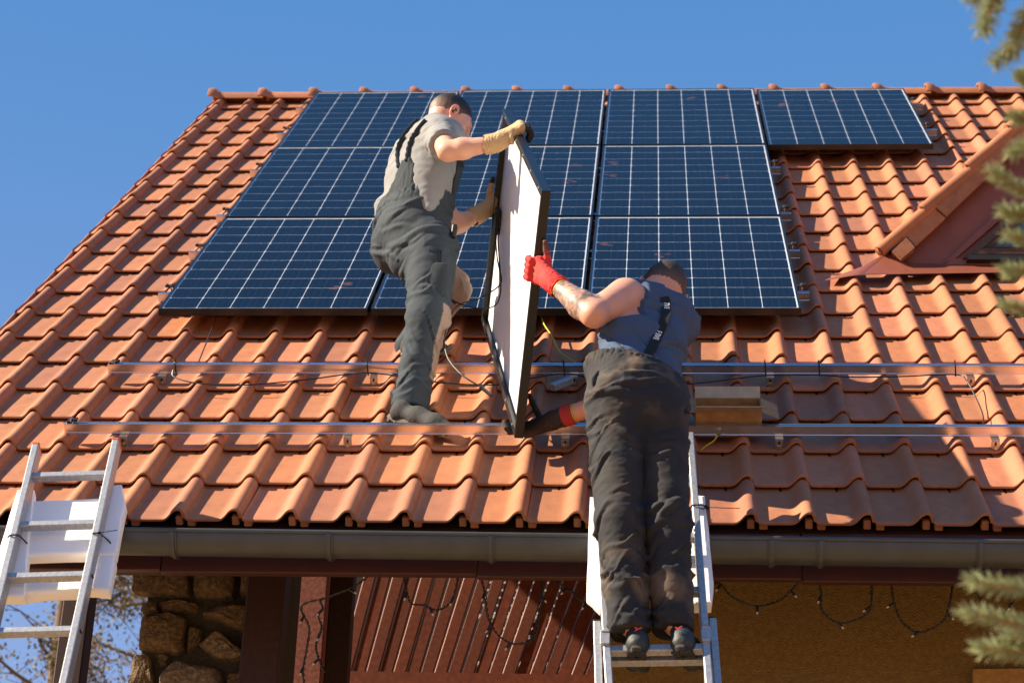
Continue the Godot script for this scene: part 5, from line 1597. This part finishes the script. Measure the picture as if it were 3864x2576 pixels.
	# shoes
	var up := RB * Vector3(0, 0, 1)
	var h_r: Vector3 = Vector3(-1.1004, 5.2887, -8.0768); var t_r: Vector3 = Vector3(-0.8056, 5.1311, -7.9121)
	shoe(root, h_r, t_r, up.lerp(Vector3.UP, 0.35), an_r, M.shoe_grey, M.sole_grey)
	var h_l: Vector3 = Vector3(-1.1167, 5.7914, -8.5159); var t_l: Vector3 = h_l + (Vector3(0.62, 0.30, -0.55)).normalized() * 0.27
	shoe(root, h_l, t_l, up.lerp(Vector3.UP, 0.6), an_l, M.shoe_grey, M.sole_grey)
	# gloves: tan knit with dark coated palms
	var H := func(x: float, y: float, z: float) -> Vector3: return held * Vector3(x, y, z)
	var coat := func(c0: Vector3, dirn: Vector3, lim: float) -> Callable:
		return func(p: Vector3, _n: Vector3) -> Color: return Color(0.022, 0.02, 0.018) if (p - c0).dot(dirn) > lim else Color(0.50, 0.34, 0.18)
	var yc := 1.10
	var palm := []; var fing := []
	for i in 4:
		var y := yc + 0.034 - 0.023 * i
		palm.append(H.call(-0.030, y, -0.012))
		fing.append([H.call(-0.030, y, -0.012), H.call(-0.030, y - 0.004, 0.018), H.call(-0.006, y - 0.008, 0.033), H.call(0.020, y - 0.01, 0.026)])
	fing.append([H.call(-0.012, yc - 0.035, -0.05), H.call(0.010, yc - 0.055, -0.052), H.call(0.030, yc - 0.065, -0.048)])
	var cd: Vector3 = (el_r - wr_r).normalized()
	var c1: Vector3 = H.call(-0.03, yc, 0.002)
	glove(root, wr_r, palm, fing, M.glove_tint, coat.call(c1, (H.call(0, yc, 1.0) - H.call(0, yc, 0.0)).normalized(), 0.0), cd)
	palm = []; fing = []
	for i in 4:
		var x := 0.40 + 0.023 * i
		palm.append(H.call(x, 1.675, -0.022))
		fing.append([H.call(x, 1.675, -0.022), H.call(x - 0.008, 1.680, 0.008), H.call(x - 0.012, 1.655, 0.016), H.call(x - 0.014, 1.630, 0.015)])
	fing.append([H.call(0.43, 1.685, -0.055), H.call(0.385, 1.668, -0.055), H.call(0.352, 1.660, -0.050), H.call(0.325, 1.658, -0.046)])
	glove(root, wr_l, palm, fing, M.glove_tint, coat.call(H.call(0.345, 1.66, -0.05), (H.call(-1, 0, 0) - H.call(0, 0, 0)).normalized(), 0.0), (el_l - wr_l).normalized())

func build_bent_man() -> void:
	var fwd := Vector3(-0.45, 0, -0.89).normalized()
	var rt := fwd.cross(Vector3.UP)
	var hip_l: Vector3 = Vector3(-0.1383, 4.8320, -6.9700); var hip_r: Vector3 = Vector3(0.0123, 4.8504, -7.0200)
	var kn_l: Vector3 = Vector3(-0.1179, 4.3535, -6.8800); var kn_r: Vector3 = Vector3(0.0419, 4.3625, -6.9000); var an_l: Vector3 = Vector3(-0.0754, 3.9781, -6.8600); var an_r: Vector3 = Vector3(0.0702, 3.9910, -6.8800)
	var pel: Vector3 = Vector3(-0.0659, 4.8899, -7.0200); var waist: Vector3 = Vector3(-0.0668, 5.0227, -7.0600); var mid: Vector3 = Vector3(-0.0421, 5.1592, -7.1200); var chest: Vector3 = Vector3(-0.0200, 5.3129, -7.2000)
	var neck: Vector3 = Vector3(0.0046, 5.4350, -7.2700); var head: Vector3 = Vector3(0.0264, 5.4803, -7.3200)
	var sh_l: Vector3 = Vector3(-0.1090, 5.3455, -7.1000); var el_l: Vector3 = Vector3(-0.2206, 5.1999, -6.9600); var wr_l: Vector3 = Vector3(-0.3788, 5.4049, -7.1000)
	var sh_r: Vector3 = Vector3(0.0760, 5.3429, -7.3200); var el_r: Vector3 = Vector3(-0.0822, 5.1334, -7.5000); var wr_r: Vector3 = Vector3(-0.3641, 5.0989, -7.6400)
	var root := thing("person", "man in blue sleeveless tee and dirty black trousers bending over the eave from a ladder", "person")
	var skin := skin_tint(Color(0.60, 0.30, 0.21), 6)
	var ink := FastNoiseLite.new()
	ink.seed = 8; ink.frequency = 26.0; ink.fractal_type = FastNoiseLite.FRACTAL_PING_PONG; ink.fractal_octaves = 3
	var tattoo := func(p: Vector3, n: Vector3) -> Color:
		var c: Color = skin.call(p, n)
		var ax := wr_l - el_l
		var h := (p - el_l).dot(ax) / ax.length_squared()
		if h > 0.04 and h < 1.1 and (p - el_l - ax * h).length() < 0.07:
			var k := ink.get_noise_3dv(p)
			var w := smoothstep(0.04, 0.12, h) * (0.88 if k > 0.05 else (0.45 if k > -0.25 else 0.08))
			return c.lerp(Color(0.10, 0.11, 0.10), w)
		return c
	var b := SDF.new(Vector3(-0.62, 3.82, -7.80), Vector3(0.30, 5.78, -6.72), 0.011)
	b.cap(an_l, kn_l, 0.045, 0.058); b.cap(kn_l, hip_l, 0.062, 0.088); b.cap(an_r, kn_r, 0.045, 0.058); b.cap(kn_r, hip_r, 0.062, 0.088)
	b.ell(pel, limb_basis(-fwd, Vector3.UP), Vector3(0.15, 0.12, 0.12), 0.06)
	b.cap(waist - rt * 0.05, waist + rt * 0.05, 0.10, 0.10, 0.07); b.cap(mid - rt * 0.045, mid + rt * 0.045, 0.10, 0.10, 0.07); b.cap(chest - rt * 0.055, chest + rt * 0.055, 0.105, 0.105, 0.07)
	b.cap(sh_l, chest, 0.066, 0.07, 0.03); b.cap(sh_r, chest, 0.06, 0.07, 0.03); b.cap(chest, neck, 0.07, 0.060, 0.04)
	b.cap(sh_l, el_l, 0.066, 0.048); b.cap(sh_l.lerp(el_l, 0.2), sh_l.lerp(el_l, 0.55), 0.062, 0.058, 0.02); b.cap(el_l, el_l.lerp(wr_l, 0.3), 0.047, 0.053, 0.02); b.cap(el_l.lerp(wr_l, 0.3), wr_l, 0.053, 0.031, 0.02)
	b.cap(sh_r, el_r, 0.062, 0.048); b.cap(el_r, wr_r, 0.05, 0.032)
	var body := part(root, "body", b.mesh(null, tattoo), M.skin)
	var hb := limb_basis(Vector3(0.30, 0.30, 0.9), Vector3(0.26, 1.0, -0.35))
	part(body, "head", head_mesh(head, hb, neck, 1.06).mesh(null, skin), M.skin)
	part(body, "hair", hair_mesh(head, hb, 1.06, func(p, _n):
		var q: Vector3 = hb.transposed() * (p - head)
		var k := smoothstep(-0.09, 0.04, q.y - 0.05 * q.z)
		return Color(0.16, 0.09, 0.055).lerp(Color(0.035, 0.021, 0.014), k), 6), M.hair)
	# tee
	var t := SDF.new(Vector3(-0.35, 4.75, -7.60), Vector3(0.30, 5.70, -6.80), 0.009)
	t.cap(waist - rt * 0.055 - Vector3(0, 0.03, 0), waist + rt * 0.055 - Vector3(0, 0.03, 0), 0.117, 0.117, 0.07); t.cap(mid - rt * 0.05, mid + rt * 0.05, 0.118, 0.118, 0.07); t.cap(chest - rt * 0.062, chest + rt * 0.062, 0.122, 0.122, 0.07)
	t.cap(sh_l.lerp(chest, 0.05), chest, 0.082, 0.10, 0.04); t.cap(sh_r, chest, 0.085, 0.10, 0.05); t.cap(chest, neck, 0.09, 0.068, 0.05)
	t.cap(sh_r, sh_r.lerp(el_r, 0.45), 0.085, 0.075, 0.04)
	t.clip(sh_l.lerp(chest, 0.17), (sh_l - chest).normalized(), sh_l, 0.16)
	t.clip(Vector3(-0.0070, 5.4168, -7.2000), Vector3(0.60, 0.70, -0.38).normalized(), neck, 0.15)
	var tk := creases(waist, neck, -fwd, 26, 0.009, 81, 0.0, 1.0, 2.2)
	var diag := Vector3(0.5, 1.0, 0.2).normalized()
	var sf := FastNoiseLite.new()
	sf.seed = 31; sf.frequency = 1.0; sf.fractal_type = FastNoiseLite.FRACTAL_RIDGED; sf.fractal_octaves = 2
	part(root, "t_shirt", t.mesh(func(p, _n):
		var q: Vector3 = p * 8.0 + diag * (p.dot(diag) * 20.0)
		return tk.call(p, _n) + sf.get_noise_3dv(q * 0.6) * 0.004 + sf.get_noise_3dv(q * 1.5) * 0.0018), M.tee_blue)
	# trousers
	var tr := SDF.new(Vector3(-0.36, 3.84, -7.30), Vector3(0.24, 5.10, -6.68), 0.007)
	var cl: Vector3 = Vector3(-0.0796, 3.9460, -6.8600); var cr: Vector3 = Vector3(0.0628, 3.9634, -6.8800)
	tr.chain([hip_l, kn_l, kn_l.lerp(cl, 0.6), cl], [0.108, 0.082, 0.071, 0.071], 0.03)
	var tl := SDF.new(tr.o, tr.o + Vector3.ONE * 0.01, tr.cs)
	tl.nx = tr.nx; tl.ny = tr.ny; tl.nz = tr.nz; tl.f.resize(tr.f.size()); tl.f.fill(9.0)
	tl.chain([hip_r, kn_r, kn_r.lerp(cr, 0.6), cr], [0.108, 0.078, 0.070, 0.070], 0.03)
	tr.join(tl)
	tr.ell(pel + Vector3(0, 0.0, 0.02), limb_basis(-fwd, Vector3.UP), Vector3(0.168, 0.15, 0.150), 0.06)
	tr.ell(Vector3(-0.1298, 4.8134, -6.9300), Basis.IDENTITY, Vector3(0.085, 0.10, 0.08), 0.06)
	tr.ell(Vector3(0.0014, 4.8099, -6.9400), Basis.IDENTITY, Vector3(0.085, 0.10, 0.08), 0.06)
	tr.cap(waist - rt * 0.06, waist + rt * 0.06, 0.136, 0.136, 0.06)
	tr.clip(Vector3(-0.0778, 5.0015, -7.0600), Vector3(0.2, 1.0, -0.1).normalized())
	tr.clip(cl, Vector3(0.05, -1, 0.15).normalized(), cl, 0.10); tr.clip(cr, Vector3(0.0, -1, 0.15).normalized(), cr, 0.10)
	tr.ell(cl + Vector3(0, -0.04, 0), Basis.IDENTITY, Vector3(0.056, 0.055, 0.056), 0.01, true); tr.ell(cr + Vector3(0, -0.04, 0), Basis.IDENTITY, Vector3(0.056, 0.055, 0.056), 0.01, true)
	var pf := folds(Vector3(4, 8, 4), 0.003, 41)
	var pf2 := folds(Vector3(14, 30, 14), 0.0018, 42)
	var k1 := creases(hip_l, kn_l, -fwd, 24, 0.009, 71, -0.2, 1.0, 1.0)
	var k2 := creases(kn_l, an_l, -fwd, 40, 0.009, 72, -0.2, 1.0, 0.8)
	var k3 := creases(hip_r, kn_r, -fwd, 24, 0.009, 73, -0.2, 1.0, 1.0)
	var k4 := creases(kn_r, an_r, -fwd, 40, 0.009, 74, -0.2, 1.0, 0.8)
	var midx := (hip_l.x + hip_r.x) * 0.5
	var gath := folds(Vector3(70, 8, 70), 0.006, 43)
	var dn := FastNoiseLite.new()
	dn.seed = 44; dn.frequency = 7.0; dn.fractal_octaves = 5
	var seat := pel + Vector3(-0.02, 0.02, 0.13)
	var dirt := func(p: Vector3, _n: Vector3) -> Color:
		var k := clampf(dn.get_noise_3dv(p) * 1.8 + 0.15, 0.0, 1.0)
		var w := exp(-pow((p - seat).length() / 0.15, 2.0)) * 0.8 + exp(-pow((p.y - cl.y - 0.14) / 0.12, 2.0)) * 0.4 + 0.06
		return Color(0.0155, 0.0155, 0.0165).lerp(Color(0.22, 0.145, 0.095), k * w)
	var wy := waist.y
	var trousers := part(root, "trousers", tr.mesh(func(p, n): return pf.call(p, n) + pf2.call(p, n) + (k1.call(p, n) + k2.call(p, n) if p.x < midx + (kn_l.y - p.y) * 0.1 else k3.call(p, n) + k4.call(p, n)) + gath.call(p, n) * exp(-pow((p.y - wy) / 0.035, 2.0)), dirt), M.cloth_tint)
	# braces: one broad printed strap up the back
	var st := MB.new()
	var pts: Array = [Vector3(-0.0451, 4.9451, -6.9000), Vector3(-0.0221, 5.0181, -6.9250), Vector3(0.0092, 5.1083, -6.9650), Vector3(0.0347, 5.2021, -7.0200), Vector3(0.0432, 5.2980, -7.0900), Vector3(0.0355, 5.3643, -7.1500)]
	pts = pts.map(func(q): return t.snap(q, Vector3(0, 0.447, -0.894)) + Vector3(0, 0.002, 0.007))
	var pth := curve(pts, 6)
	var secs := []
	for i in pth.size():
		var d := (pth[min(i + 1, pth.size() - 1)] - pth[max(i - 1, 0)]).normalized()
		var s := d.cross(Vector3(0.1, 0.3, 1).normalized()).normalized()
		var nn := s.cross(d).normalized()
		secs.append(PackedVector3Array([pth[i] - s * 0.017 - nn * 0.05, pth[i] + s * 0.017 - nn * 0.05, pth[i] + s * 0.017 + nn * 0.003, pth[i] - s * 0.017 + nn * 0.003]))
	st.loft(secs)
	var strap := part(trousers, "strap", st.mesh(30), M.strap)
	for q in [[0.40, "FIVE"], [0.80, "FIVE"]]:
		var i := int(q[0] * (pth.size() - 1))
		var d := (pth[i + 2] - pth[i - 2]).normalized()
		var s := d.cross(Vector3(0.1, 0.3, 1).normalized()).normalized()
		var nn := s.cross(d).normalized()
		var tm := TextMesh.new()
		tm.text = q[1]; tm.font_size = 16; tm.pixel_size = 0.00165; tm.depth = 0.0012
		var sfnt := SystemFont.new()
		sfnt.font_names = PackedStringArray(["Droid Sans"]); sfnt.font_weight = 700
		tm.font = sfnt
		part(strap, "lettering", tm, M.white_paint, Transform3D(Basis(-d, s, nn), pth[i] + nn * 0.0042))
	var lo := MB.new()
	var lp := curve([Vector3(0.0639, 4.9367, -6.9900), Vector3(0.0865, 4.8575, -6.9500), Vector3(0.1137, 4.7920, -6.9300)], 6)
	lo.tube(lp, 0.013, 8, 0.4)
	part(trousers, "strap_end", lo.mesh(), M.strap)
	var lb := MB.new()
	lb.tube(curve([Vector3(-0.2002, 4.9414, -6.9000), Vector3(-0.2193, 4.8974, -6.8800), Vector3(-0.2098, 4.8751, -6.8800), Vector3(-0.1858, 4.9194, -6.8900)], 5), 0.007, 6, 0.5)
	part(trousers, "belt_loop", lb.mesh(), M.strap)
	# shoes on the rung
	shoe(root, Vector3(-0.0599, 3.8640, -6.8000), Vector3(-0.0771, 3.8638, -6.8000) + Vector3(0.02, 0.01, -0.27), Vector3(0.08, 1, 0.1), an_l, M.shoe_dark, M.sole_dark, true)
	shoe(root, Vector3(0.0833, 3.8685, -6.8000), Vector3(0.0833, 3.8685, -6.8000) + Vector3(0.075, 0.01, -0.26), Vector3(-0.05, 1, 0.1), an_r, M.shoe_dark, M.sole_dark, true)
	# red knit gloves with dark palms
	var H := func(x: float, y: float, z: float) -> Vector3: return held * Vector3(x, y, z)
	var palm := []; var fing := []
	for i in 4:
		var x := 0.268 + 0.024 * i
		palm.append(H.call(x, -0.026, -0.018 - 0.003 * (i % 2)))
		fing.append([H.call(x, -0.026, -0.018), H.call(x, -0.024, -0.050), H.call(x + 0.002, 0.004, -0.058), H.call(x + 0.003, 0.030, -0.050)])
	fing.append([H.call(0.285, -0.045, 0.018), H.call(0.250, -0.030, 0.010), H.call(0.222, -0.022, 0.004), H.call(0.195, -0.018, -0.002)])
	var smear := FastNoiseLite.new()
	smear.seed = 51; smear.frequency = 30.0
	var thumb: Vector3 = H.call(0.21, -0.02, 0.0)
	var knuckle: Vector3 = H.call(0.30, -0.045, -0.02)
	var redt := func(p: Vector3, _n: Vector3) -> Color:
		var k := clampf(1.0 - (p - knuckle).length() / 0.035, 0.0, 1.0) * (0.9 + 0.6 * smear.get_noise_3dv(p))
		if (p - thumb).length() < 0.036 and smear.get_noise_3dv(p) > -0.45: k = 0.9
		return Color(0.62, 0.035, 0.028).lerp(Color(0.07, 0.05, 0.045), clampf(k, 0, 1))
	glove(root, wr_l, palm, fing, M.glove_tint, redt, (el_l - wr_l).normalized())
	var band := MB.new()
	var cdir := (el_l - wr_l).normalized()
	band.tube(PackedVector3Array([wr_l + cdir * 0.060, wr_l + cdir * 0.064]), 0.039, 16)
	part(root, "glove_hem", band.mesh(), M.yellow)
	palm = []; fing = []
	for i in 4:
		var y := 0.20 - 0.024 * i
		palm.append(H.call(1.012, y, 0.03))
		fing.append([H.call(1.012, y, 0.03), H.call(1.014, y, -0.005), H.call(1.012, y, -0.04), H.call(0.998, y + 0.004, -0.056)])
	fing.append([H.call(0.97, 0.16, 0.09), H.call(0.93, 0.17, 0.062), H.call(0.90, 0.18, 0.045), H.call(0.875, 0.185, 0.03)])
	var wr2 := wr_r
	var cd2 := (el_r - wr_r).normalized()
	glove(root, wr2, palm, fing, M.glove_tint, func(p, _n): return Color(0.028, 0.022, 0.022) if (p - wr2).dot(cd2) < 0.012 else Color(0.38, 0.03, 0.03), cd2)
	band = MB.new()
	band.tube(PackedVector3Array([wr2 + cd2 * 0.060, wr2 + cd2 * 0.064]), 0.039, 16)
	part(root, "glove_hem", band.mesh(), M.yellow)
